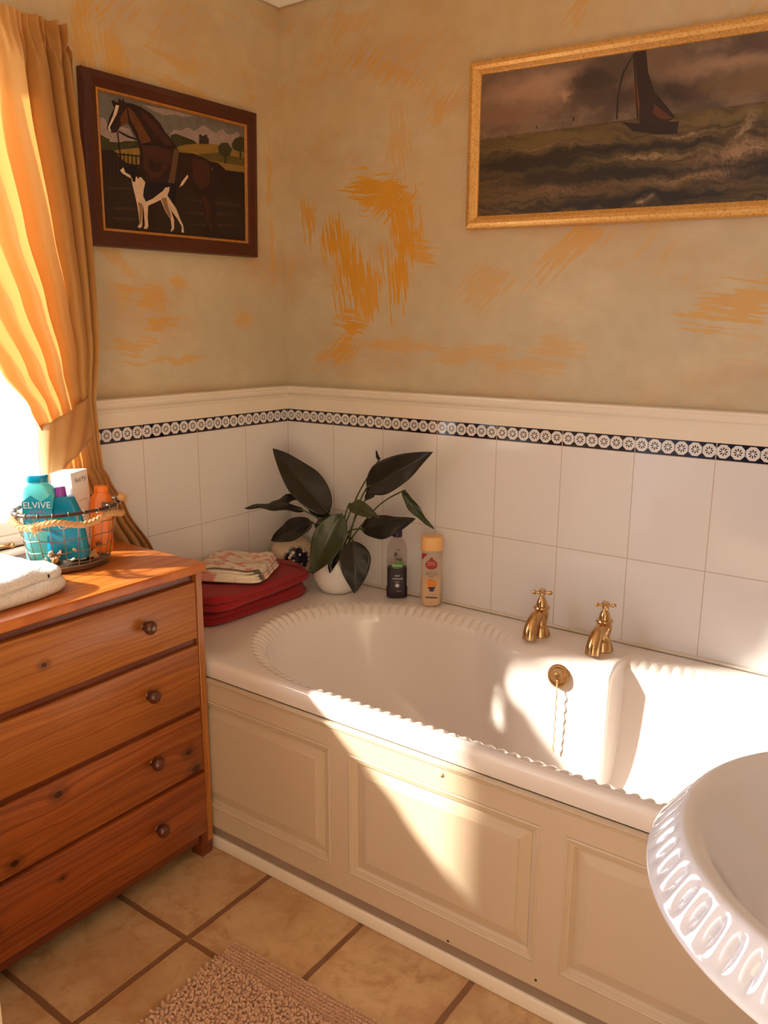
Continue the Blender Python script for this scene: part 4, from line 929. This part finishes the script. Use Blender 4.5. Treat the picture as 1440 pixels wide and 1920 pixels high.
M_leaf = leafmat('dark green leaf', c8(22, 19, 12), c8(32, 31, 17)); M_leaf2 = leafmat('mid green leaf', c8(40, 48, 20), c8(62, 70, 32)); M_stem = plain('green stem', c8(70, 80, 38), .5)
LEAF = [["a",[0.276,-0.12,0.764],[0.05,-0.13,0.954],0.092],["b",[0.424,-0.12,0.862],[0.649,-0.1,0.993],0.083],["c",[0.207,-0.16,0.772],[0.034,-0.25,0.773],0.034],["d",[0.172,-0.12,0.805],[0.079,-0.2,0.773],0.03],["e",[0.216,-0.13,0.73],[0.068,-0.17,0.652],0.065],["f",[0.369,-0.17,0.786],[0.286,-0.215,0.589],0.088],["g",[0.35,-0.17,0.68],[0.343,-0.2,0.599],0.034],["h",[0.411,-0.17,0.707],[0.444,-0.205,0.553],0.088],["i",[0.391,-0.1,0.727],[0.565,-0.06,0.776],0.062],["j",[0.545,-0.1,0.866],[0.657,-0.1,0.766],0.026],["k",[0.397,-0.17,0.819],[0.532,-0.2,0.8],0.042],["l",[0.445,-0.1,0.866],[0.414,-0.11,0.823],0.03],["m",[0.263,-0.1,0.754],[0.175,-0.12,0.792],0.055],["n",[0.247,-0.12,0.745],[0.282,-0.14,0.693],0.05],["o",[0.456,-0.1,0.949],[0.446,-0.1,0.981],0.008]]
vdir = Vector((1.5924, -1.9696, .60)).normalized()     # side the leaves are turned to: out into the room, slightly up
def leaf(A, B, w, tilt, arch, cup, mat, waves=.004, stem_from=None, stem_mid=None):
    A = Vector(A); B = Vector(B); ax = (B-A); Lg = ax.length; t = ax.normalized()
    nrm = (vdir-t*vdir.dot(t)).normalized(); side = t.cross(nrm).normalized()
    nrm = (Matrix.Rotation(tilt, 3, t) @ nrm); side = (Matrix.Rotation(tilt, 3, t) @ side)
    def prof(s): return (sin(pi*min(1, s**.72))**.85)*(1-.12*s) if s < 1 else 0
    def fn(u, v):
        s = u; k = (v-.5)*2; hw = w/2*prof(s)
        p = A+ax*s+nrm*(arch*Lg*sin(pi*s))+side*(k*hw)+nrm*(cup*hw*k*k-.12*hw*(1-abs(k))**4)+nrm*(waves*sin(14*s+2.2*k)*abs(k))
        return (p.x, min(p.y, -.006), p.z) if p.x > .01 else (.01, min(p.y, -.006), p.z)
    b = MB(); b.grid(fn, 28, 12); o = b.build('leaf', [mat], pot, sharp=80)
    so_ = o.modifiers.new('t', 'SOLIDIFY'); so_.thickness = .0007
    base = Vector(stem_from or (PXc+random.uniform(-.02, .03), PYc+random.uniform(-.02, .02), PZc+.11))
    mid = Vector(stem_mid) if stem_mid else base.lerp(A, .55)+Vector((0, 0, .03))
    b = MB(); b.tube(catmull([base, mid, A, A+ax*.08+nrm*(arch*Lg*.2)], 6), .0024, 8); b.build('stem', [M_stem], pot)
random.seed(5)
for nme, A, B, w in LEAF:
    tilt = {'a': .25, 'b': -.2, 'c': .9, 'd': .9, 'e': .3, 'f': .1, 'g': .2, 'h': -.15, 'i': .3, 'j': .5, 'k': -.2, 'l': .3, 'm': .2, 'n': .1, 'o': 0}[nme]
    arch = {'f': .10, 'h': .12, 'j': .08, 'b': .03, 'a': .03}.get(nme, .05)
    wf = {'a': 1.3, 'b': 1.25, 'c': 1.4, 'd': 1.5, 'i': 1.3, 'h': 1.15, 'f': 1.15, 'j': 1.3}.get(nme, 1.15)
    kw = {}
    if nme == 'j': kw['stem_mid'] = (.45, -.11, .80)
    if nme in 'h': kw['stem_mid'] = (.36, -.13, .70)
    if nme in 'f': kw['stem_mid'] = (.33, -.13, .74)
    if nme == 'e': kw['stem_mid'] = (.26, -.12, .69)
    leaf(A, B, w*wf, tilt, arch, .22, M_leaf2 if nme in 'fkj' else M_leaf, **kw)

# floral jar in the corner
jar = thing('ginger_jar', 'cream ceramic jar with dark blue flowers, half hidden behind the plant', 'jar', (.095, -.085, .513))
mj = Mat('cream glaze with flowers', c8(226, 200, 164), .18); x, y, z = mj.coords()
rr_ = ((x-.055)*(x-.055)+(y+.045)*(y+.045)+(z-.075)*(z-.075)).sqrt()
vor = mj.voronoi(62, mj.vec); mk_ = rr_.smooth(.040, .058, 1., 0.)*vor.smooth(.30, .42)
mj.color(mj.mix(mk_, mj.mix(mj.noise(8, 2, .5, mj.vec), c8(224, 196, 158), c8(232, 210, 178)), c8(26, 24, 52)))
b = MB(); b.lathe([(0, 0), (.042, 0), (.046, .004), (.060, .030), (.071, .062), (.073, .085), (.066, .112), (.048, .130), (.036, .137), (.034, .146), (0, .146)], 44, (.085, -.085, .513)); b.build('jar_body', [mj.m], jar)
b = MB(); b.lathe([(0, 0), (.040, 0), (.041, .005), (.028, .014), (.010, .019), (.009, .024), (.012, .030), (0, .034)], 32, (.085, -.085, .6595)); b.build('jar_lid', [mj.m], jar)

# ---------------------------------------------------------------- bottles by the wall
def rbox_section(w, d, r, n=6):
    P = []
    for cx_, cy_, a0 in ((w/2-r, d/2-r, 0), (-w/2+r, d/2-r, 90), (-w/2+r, -d/2+r, 180), (w/2-r, -d/2+r, 270)):
        for i in range(n+1):
            a = radians(a0+90*i/n); P.append((cx_+r*cos(a), cy_+r*sin(a)))
    return P
def section_body(b, levels, o, rot=0., mi=0, cap=True, M=None):
    """levels: (z, w, d, r)"""
    V_ = []; n = None; cr, sr = cos(rot), sin(rot)
    for z_, w, d, r in levels:
        P = rbox_section(w, d, min(r, w/2-1e-4, d/2-1e-4)); n = len(P)
        for px, py in P:
            p = Vector((px*cr-py*sr, px*sr+py*cr, z_))
            if M: p = M @ p
            V_.append((o[0]+p.x, o[1]+p.y, o[2]+p.z))
    F = [(i*n+k, i*n+(k+1) % n, (i+1)*n+(k+1) % n, (i+1)*n+k) for i in range(len(levels)-1) for k in range(n)]
    if cap: F.append(list(range(n))[::-1]); F.append([(len(levels)-1)*n+k for k in range(n)])
    b.raw(V_, F, mi)
def clearplastic(name, col=(1, 1, 1, 1), a=.28):
    m = Mat(name, col, .3); nt = m.nt; t = nt.nodes.new('ShaderNodeBsdfTransparent'); t.inputs[0].default_value = (.97, .95, .94, 1)
    mx = nt.nodes.new('ShaderNodeMixShader'); mx.inputs[0].default_value = a
    nt.links.new(t.outputs[0], mx.inputs[1]); nt.links.new(m.b.outputs[0], mx.inputs[2]); nt.links.new(mx.outputs[0], nt.nodes['Material Output'].inputs[0]); return m.m
def put_text(name, string, size, mat, parent, fn, label=None, sx=1.0):
    Vt, Ft = text_geo(string, size); b = MB(); b.raw([fn(x_*sx, y_) for x_, y_, _ in Vt], Ft, 0, False)
    o = b.build(name, [mat], parent, recalc=False)
    if label: o['label'] = label
    return o
def disc(b, fn, cx_, cy_, rx, ry, n=24, mi=0):
    b.raw([fn(cx_+rx*cos(2*pi*i/n), cy_+ry*sin(2*pi*i/n)) for i in range(n)], [tuple(range(n))], mi, False)

# purple bubble bath bottle, facing the room
b1 = thing('bubble_bath_bottle', 'clear bottle half full of dark purple bubble bath with a green oval label', 'bottle', (.494, -.056, .513))
yaw = radians(38); o1 = (.494, -.052, .513)
cw, sw = cos(yaw), sin(yaw)
lv = [(0, .058, .034, .012), (.004, .066, .040, .014), (.03, .068, .042, .014), (.036, .063, .038, .014), (.15, .063, .038, .014), (.165, .060, .036, .014), (.178, .050, .032, .014), (.188, .036, .028, .013), (.193, .028, .027, .0133), (.202, .027, .027, .0133)]
b = MB(); section_body(b, lv, o1, yaw); b.build('bottle_body', [clearplastic('thin clear plastic', c8(120, 105, 105), .10)], b1)
M_liq = Mat('purple bath liquid', c8(26, 10, 38), .55).m
b = MB(); section_body(b, [(z_+.0015, w-.003, d-.003, r-.0015) for z_, w, d, r in lv[:4]]+[(.098, .060, .035, .0125)], o1, yaw); b.build('liquid', [M_liq], b1)
b = MB(); b.lathe([(0, .196), (.0145, .196), (.0155, .198), (.0155, .216), (.0145, .219), (0, .219)], 28, o1); b.build('cap', [plain('purple cap', c8(52, 34, 84), .35)], b1)
def f1(x_, y_, e=.0005):   # front face of bottle 1
    px, py = x_, -.0195-e
    return (o1[0]+px*cw-py*sw, o1[1]+px*sw+py*cw, o1[2]+y_)
M_w = plain('white print', c8(232, 222, 226), .5); M_grn = plain('green print', c8(74, 128, 44), .45); M_dk = plain('dark print', c8(66, 30, 34), .5); M_red2 = plain('red print', c8(158, 34, 40), .45); M_org = plain('orange print', c8(228, 128, 30), .5)
b = MB(); disc(b, f1, 0, .108, .019, .011); disc(b, lambda x_, y_: f1(x_, y_, .0003), .006, .114, .014, .009, mi=0); b.build('logo_oval', [M_grn], b1, recalc=False)
put_text('logo_text', 'Radox', .0115, M_w, b1, lambda x_, y_: f1(x_, y_+.108, .0009))
put_text('label_text', 'feel\nrelaxed', .0095, M_w, b1, lambda x_, y_: f1(x_, y_+.070, .0009), sx=1.15)
put_text('label_text', 'lavender', .0045, M_w, b1, lambda x_, y_: f1(x_, y_+.055, .0009))
b = MB(); disc(b, lambda x_, y_: f1(x_, y_, .0008), 0, .043, .005, .005)
for k in range(6): disc(b, lambda x_, y_: f1(x_, y_, .0009), .0065*cos(k*1.05), .043+.0065*sin(k*1.05), .0016, .0016, 8)
b.build('label_flower', [M_w], b1, recalc=False)
put_text('label_text', '500 ml', .005, M_w, b1, lambda x_, y_: f1(x_+.006, y_+.024, .0009))
b = MB(); random.seed(12)
for cx_, cy_, rx, ry in ((-.006, .147, .0022, .006), (-.002, .143, .002, .005), (-.009, .141, .002, .004), (.002, .158, .0018, .003), (.004, .156, .002, .0015), (.006, .127, .007, .0018), (.010, .124, .006, .0015), (0, .128, .002, .004), (-.006, .131, .0018, .0025), (.012, .130, .004, .001)):
    disc(b, lambda x_, y_: f1(x_, y_, .0008), cx_, cy_, rx, ry, 10)
b.build('label_sprig', [M_dk], b1, recalc=False)

# cream body wash bottle
b2 = thing('body_wash_bottle', 'cream shower bottle with a wide peach cap and red crest, right of the purple bottle', 'bottle', (.622, -.055, .513))
o2 = (.622, -.053, .513); R2 = .0325
lv2 = [(0, .052, .038, .018), (.004, .060, .044, .02), (.02, .064, .047, .021), (.16, .062, .046, .021), (.176, .061, .046, .021)]
yaw2 = radians(38); c2, s2 = cos(yaw2), sin(yaw2)
b = MB(); section_body(b, lv2, o2, yaw2); b.build('bottle_body', [clearplastic('clear plastic cream', c8(226, 200, 178), .35)], b2)
b = MB(); section_body(b, [(z_+.0015, w-.003, d-.003, r-.001) for z_, w, d, r in lv2[:3]]+[(.088, .060, .044, .019)], o2, yaw2); b.build('liquid', [plain('cream wash', c8(240, 206, 150), .4, nscale=10, var=.04)], b2)
b = MB(); section_body(b, [(.175, .066, .050, .024), (.177, .068, .052, .025), (.213, .067, .051, .025), (.217, .064, .048, .023), (.2165, .056, .040, .019), (.214, .04, .03, .014)], o2, yaw2); b.build('cap', [plain('peach cap', c8(240, 186, 118), .38, nscale=10, var=.04)], b2)
def f2(x_, y_, e=.0006):
    px = x_; k = min(1, abs(x_)/.032); py = -.0236+.010*k**4-e
    return (o2[0]+px*c2-py*s2, o2[1]+px*s2+py*c2, o2[2]+y_)
b = MB()
for k in range(14): disc(b, f2, -.003+.0145*cos(k*.449), .134+.0115*sin(k*.449), .0045, .0045, 10)
disc(b, f2, -.003, .134, .016, .012); disc(b, f2, -.003, .151, .006, .006, 10); b.build('crest', [M_red2], b2, recalc=False)
put_text('logo_text', 'IMPERIAL\nLEATHER', .0062, plain('pink print', c8(226, 170, 150), .5), b2, lambda x_, y_: f2(x_-.003, y_+.137, .001))
b = MB(); b.raw([f2(-.031, .168), f2(-.014, .168), f2(-.031, .148)], [(0, 1, 2)], 0, False); b.build('corner_flash', [M_red2], b2, recalc=False)
put_text('label_text', 'Pampering\nMilk & Honey\nbath', .0068, M_dk, b2, lambda x_, y_: f2(x_-.002, y_+.104, .001))
b = MB(); random.seed(8)
for k in range(26): disc(b, lambda x_, y_, kk=k: f2(x_, y_, .0006+.00002*kk), -.001+random.uniform(-.012, .012), .075+random.uniform(-.009, .009), .0045, .0038, 9)
b.build('flower_print', [M_org], b2, recalc=False)
b = MB(); b.raw([f2(-.014, .064, .0012), f2(.012, .064, .0012), f2(.006, .057, .0012), f2(.005, .050, .0012), f2(-.007, .050, .0012), f2(-.008, .057, .0012)], [tuple(range(6))], 0, False); b.build('bowl_print', [M_dk], b2, recalc=False)
b = MB(); b.raw([f2(-.019, .034, .0012), f2(.016, .031, .0012), f2(.016, .027, .0012), f2(-.019, .030, .0012)], [(0, 1, 2, 3)], 0, False)
b.raw([f2(-.012, .041, .0012), f2(.016, .039, .0012), f2(.016, .0383, .0012), f2(-.012, .0403, .0012)], [(0, 1, 2, 3)], 0, False); b.build('strip_print', [M_dk], b2, recalc=False)

# ---------------------------------------------------------------- wire basket and its bottles
KX, KY, KZ = .165, -.965, .776
ROT = radians(0)
def ell(a, r0, r1, z_): 
    return (KX+r0*cos(a), KY+r1*sin(a), KZ+z_)
bk = thing('wire_basket', 'wire basket with a dark rim and twisted rope, on the pine chest by the curtain', 'basket', (KX, KY, KZ))
M_wire = plain('grey wire', c8(150, 132, 112), .35, metal=.8, nscale=30, var=.2)
def kr(z_): t = z_/.145; return (.070+.026*t, .092+.034*t)
b = MB()
for z_ in (.022, .052, .082, .112): 
    r0, r1 = kr(z_); b.tube([ell(2*pi*i/48, r0, r1, z_+.002*sin(i)) for i in range(48)], .0011, 6, closed=True)
for k in range(22):
    a = 2*pi*k/22
    b.tube([ell(a, kr(z_)[0], kr(z_)[1], z_) for z_ in (.012, .05, .09, .143)], .0011, 6)
for z_ in (.014,):
    r0, r1 = kr(z_); b.tube([ell(2*pi*i/48, r0, r1, z_) for i in range(48)], .0022, 6, closed=True)
b.build('wire_mesh', [M_wire], bk)
b = MB(); b.lathe([(0, 0), (.92, 0), (.98, .002), (1.0, .010), (.98, .014), (.0, .010)], 40, (KX, KY, KZ)); 
for v in b.bm.verts: v.co.x = KX+(v.co.x-KX)*.070; v.co.y = KY+(v.co.y-KY)*.092
b.build('base_tray', [plain('dull metal base', c8(112, 84, 66), .45, metal=.4)], bk)
b = MB(); r0, r1 = kr(.145); b.tube([ell(2*pi*i/64, r0, r1, .145) for i in range(64)], .0042, 8, closed=True); b.build('rim', [plain('dark brown rim', c8(62, 38, 30), .4)], bk)
for k in range(22):
    b = MB(); a = 2*pi*(k+.4)/22; p = Vector(ell(a, r0, r1, .145)); tdir = Vector((-r0*sin(a), r1*cos(a), 0)).normalized(); n_ = Vector((cos(a), sin(a), 0))
    b.tube([p+n_*.0056*cos(t)+Vector((0, 0, .0056*sin(t))) for t in [2*pi*j/10 for j in range(10)]], .0011, 5, closed=True)
    b.build('wire_loop', [M_wire], bk)
M_rope = plain('jute rope', c8(214, 168, 118), .9, nscale=60, var=.35, bump=.6, bscale=200)
b = MB()
for ph_ in (0, 2.09, 4.19):
    P = []
    for i in range(161):
        a = radians(-150+205*i/160); sag = .020+.006*sin(i*.13)
        c_ = Vector(ell(a, r0+.007, r1+.007, .145-sag)); n_ = Vector((cos(a), sin(a), 0)); w_ = ph_+i*.55
        P.append(c_+n_*.0042*cos(w_)+Vector((0, 0, .0042*sin(w_))))
    b.tube(P, .0042, 6)
for (aa, zz) in ((-62, .120), (50, .158), (-140, .130)):   # knots with frayed ends
    a = radians(aa); c_ = Vector(ell(a, r0+.010, r1+.010, zz)); rr2 = random.Random(aa)
    b.lathe([(0, -.011), (.009, -.006), (.011, 0), (.009, .006), (0, .011)], 12, c_)
    for k in range(46):
        d_ = Vector((rr2.gauss(0.5, .6), rr2.gauss(.1, .8), rr2.gauss(.2, .8))).normalized()*rr2.uniform(.012, .024)
        b.tube([c_, c_+d_*.6, c_+d_+Vector((0, 0, -.003))], [.0007, .0006, .0003], 4)
b.build('rope', [M_rope], bk)
# contents
def lean(dx, dy): # matrix tilting the z axis towards (dx,dy)
    return Vector((dx, dy, 1)).normalized().to_track_quat('Z', 'Y').to_matrix().to_4x4()
def tilted(o_, tx, ty, yaw_):
    z_ = Vector((tx, ty, 1)).normalized(); x_ = Vector((cos(yaw_), sin(yaw_), 0)); x_ = (x_-z_*x_.dot(z_)).normalized(); y_ = z_.cross(x_)
    return Matrix((x_, y_, z_)).transposed().to_4x4()
def tplace(o_, Mt):
    def f(px, py, pz):
        v = Mt @ Vector((px, py, pz)); return (o_[0]+v.x, o_[1]+v.y, o_[2]+v.z)
    return f
# aqua shampoo bottle (upside flat cap)
def flatbottle(name, label, cat, o_, tx, ty, yaw_, W_, D_, H_, body, capm, cap_h=.02, cap_w=.6, shoulder=.03):
    t_ = thing(name, label, cat, o_); Mt = tilted(o_, tx, ty, yaw_)
    b = MB(); section_body(b, [(0, W_*.88, D_*.8, D_*.4), (.006, W_*.98, D_*.95, D_*.45), (.02, W_, D_, D_*.48), (H_-shoulder, W_*.96, D_, D_*.48), (H_-shoulder*.4, W_*.86, D_*.92, D_*.45), (H_-.004, W_*.62, D_*.8, D_*.4), (H_, cap_w*W_, D_*.75, D_*.36)], o_, 0, M=Mt); b.build('bottle_body', [body], t_)
    b = MB(); section_body(b, [(H_, cap_w*W_*.96, D_*.74, D_*.36), (H_+.001, cap_w*W_, D_*.8, D_*.38), (H_+cap_h-.003, cap_w*W_*.98, D_*.78, D_*.38), (H_+cap_h, cap_w*W_*.88, D_*.66, D_*.32)], o_, 0, M=Mt); b.build('cap', [capm], t_)
    return t_, tplace(o_, Mt)
M_aqua = plain('aqua plastic', c8(96, 208, 214), .25, var=.04, nscale=10); M_teal = plain('teal plastic', c8(0, 132, 168), .25, var=.05, nscale=10); M_teal2 = plain('teal print', c8(0, 150, 176), .3)
M_whitep = plain('white plastic', c8(244, 240, 236), .3, var=.02); M_purp = plain('purple plastic', c8(150, 66, 168), .35); M_pink = plain('magenta print', c8(206, 70, 150), .4)
yv = radians(40)
t_, f = flatbottle('shampoo_bottle', 'aqua shampoo bottle lettered ELVIVE, standing at the left in the wire basket', 'bottle', (.140, -1.020, .792), .02, -.02, yv, .082, .038, .195, M_aqua, M_teal, .016, .62)
ff = lambda e: (lambda x_, y_: f(x_, -.0192-e, y_))
b = MB(); g_ = ff(.0004); b.raw([g_(-.034, .08), g_(.034, .08), g_(.034, .166), g_(.010, .150), g_(-.012, .166), g_(-.034, .150)], [tuple(range(6))], 0, False); b.build('label_panel', [M_teal2], t_, recalc=False)
put_text('logo_text', 'ELVIVE', .0215, M_w, t_, lambda x_, y_: ff(.0010)(x_, y_+.142))
put_text('label_text', 'HYDRA', .0075, M_pink, t_, lambda x_, y_: ff(.0010)(x_, y_+.127), sx=1.5)
t_, f = flatbottle('shower_gel_bottle', 'teal tilted bottle with a purple cap in the middle of the wire basket', 'bottle', (.196, -.990, .802), -.10, .0, yv, .096, .030, .150, M_teal, M_purp, .022, .26, .095)
ff2 = lambda e: (lambda x_, y_: f(x_, -.0172-e, y_))
b = MB()
for k in range(24):
    a0, a1 = 2*pi*k/24, 2*pi*(k+1)/24
    b.raw([ff2(.0006)(.011*cos(a0), .085+.011*sin(a0)), ff2(.0006)(.011*cos(a1), .085+.011*sin(a1)), ff2(.0006)(.0098*cos(a1), .085+.0098*sin(a1)), ff2(.0006)(.0098*cos(a0), .085+.0098*sin(a0))], [(0, 1, 2, 3)], 0, False)
b.build('ring_print', [M_w], t_, recalc=False)
t_, f = flatbottle('lotion_bottle', 'white bottle with pale green cap, behind the aqua bottle in the basket', 'bottle', (.112, -.985, .792), -.01, -.03, yv, .056, .034, .160, M_whitep, plain('pale green cap', c8(196, 220, 150), .4), .022, .35)
put_text('label_text', 'care', .013, plain('violet print', c8(120, 100, 170), .4), t_, lambda x_, y_: f(x_, -.0206, y_+.13))
# white carton with grey side
bx_ = thing('lotion_box', 'white carton lettered Bed Pyl standing at the right in the wire basket', 'box', (.13, -.915, .792)); Mt = tilted((0, 0, 0), -.03, -.04, radians(112)); o_ = (.158, -.938, .79); f = tplace(o_, Mt)
b = MB(); section_body(b, [(0, .066, .056, .001), (.212, .066, .056, .001)], o_, 0, M=Mt); b.build('carton', [M_whitep], bx_, sharp=20)
put_text('label_text', 'Bed Pyl', .0152, plain('grey print', c8(92, 74, 80), .5), bx_, lambda x_, y_: f(x_+.002, -.0286, y_+.192))
put_text('label_text', 'moisture lotion', .0045, plain('grey print', c8(92, 74, 80), .5), bx_, lambda x_, y_: f(x_+.004, -.0286, y_+.142))
# orange bottle
M_orng = plain('orange plastic', c8(244, 124, 26), .3, var=.06, nscale=14)
t_, f = flatbottle('sun_cream_bottle', 'orange bottle leaning against the right side of the wire basket', 'bottle', (.190, -.898, .797), .02, .06, radians(50), .056, .030, .150, M_orng, M_orng, .016, .6)
b = MB(); b.raw([f(x_, -.0168, y_) for x_, y_ in ((.002, .104), (.024, .104), (.024, .128), (.002, .128))], [(0, 1, 2, 3)], 0, False); b.build('label_panel', [plain('grey label', c8(120, 100, 96), .5)], t_, recalc=False)
# little soaps and shells in the bottom
random.seed(19)
soapm = [plain('cream soap', c8(240, 226, 204), .5), plain('peach soap', c8(232, 178, 120), .5), plain('brown soap', c8(120, 72, 48), .5)]
b = MB()
for k in range(84):
    a = random.uniform(0, 2*pi); rr = sqrt(random.random())*.85; z_ = .020+random.uniform(0, .036)
    cx_, cy_ = KX+.068*rr*cos(a), KY+.090*rr*sin(a); sz = random.uniform(.007, .013)
    Mt = Matrix.Rotation(random.uniform(0, 3), 4, 'X') @ Matrix.Rotation(random.uniform(0, 3), 4, 'Y') @ Matrix.Diagonal((1, .7, .45, 1))
    b.lathe([(0, -sz), (sz*.8, -sz*.7), (sz, 0), (sz*.8, sz*.7), (0, sz)], 10, (cx_, cy_, KZ+z_), M=Mt, mi=random.choice((0, 0, 0, 1, 2)))
o = b.build('guest_soaps', soapm); o['kind'] = 'stuff'
tag(o, 'small cream and peach soaps heaped in the bottom of the wire basket', 'soaps')

# ---------------------------------------------------------------- bath mat
rug = thing('bath_mat', 'shaggy beige bath mat on the stone floor in front of the bath', 'bath mat', (.99, -1.29, FZ))
M_rug = Mat('beige chenille', c8(192, 146, 114), .95, Sheen_Weight=.4); M_rug.coords(); M_rug.color(M_rug.mix(M_rug.noise(60, 3, .7, M_rug.vec), c8(186, 142, 110), c8(216, 174, 142))); M_rug = M_rug.m
r3 = radians(-3.0); ox, oy = .697, -.978
def rp(u, v): # u along x (m), v toward camera (m)
    return (ox+u*cos(r3)*1+v*sin(r3)*-.35*-1*0+v*.04, oy-v+u*.035)
b = MB(); A = [rp(0, 0), rp(.60, 0), rp(.60, .63), rp(0, .63)]
b.raw([(p[0], p[1], FZ+.001) for p in A]+[(p[0], p[1], FZ+.008) for p in A], [(0, 1, 2, 3), (7, 6, 5, 4), (0, 4, 5, 1), (1, 5, 6, 2), (2, 6, 7, 3), (3, 7, 4, 0)]); b.build('backing', [M_rug], rug)
rnd = random.Random(2); Vv = []; Ff = []
def tuft(px, py, h, r, lx, ly):
    n0 = len(Vv); K = 6
    for j, (s, k) in enumerate(((0, .8), (.45, 1.05), (.85, .8), (1.0, .3))):
        cx_ = px+lx*s*s; cy_ = py+ly*s*s; z_ = FZ+.006+h*s
        for i in range(K): Vv.append((cx_+r*k*cos(i*1.047), cy_+r*k*sin(i*1.047), z_))
    for j in range(3):
        for i in range(K): Ff.append((n0+j*K+i, n0+j*K+(i+1) % K, n0+(j+1)*K+(i+1) % K, n0+(j+1)*K+i))
    Ff.append([n0+3*K+i for i in range(K)])
v = .003
while v < .63:
    edge = v < .055 or (int(v/.0075) % 1 == 99)
    u = .002
    ribbed = v < .06 or .0 > 1
    st_ = .0052 if ribbed else .0072
    while u < .60:
        jx = rnd.uniform(-.0008, .0008) if ribbed else rnd.uniform(-.003, .003); jy = rnd.uniform(-.0004, .0004) if ribbed else rnd.uniform(-.003, .003)
        p = rp(u+jx, v+jy)
        if ribbed: tuft(p[0], p[1], .006+rnd.uniform(0, .002), .0027, 0, 0)
        else: tuft(p[0], p[1], .009+rnd.uniform(0, .004), .0040, rnd.uniform(-.006, .006), rnd.uniform(-.006, .006))
        u += st_
    v += .0085 if ribbed else .0080
b = MB(); b.raw(Vv, Ff); o = b.build('pile', [M_rug], rug, sharp=80); o['kind'] = 'stuff'
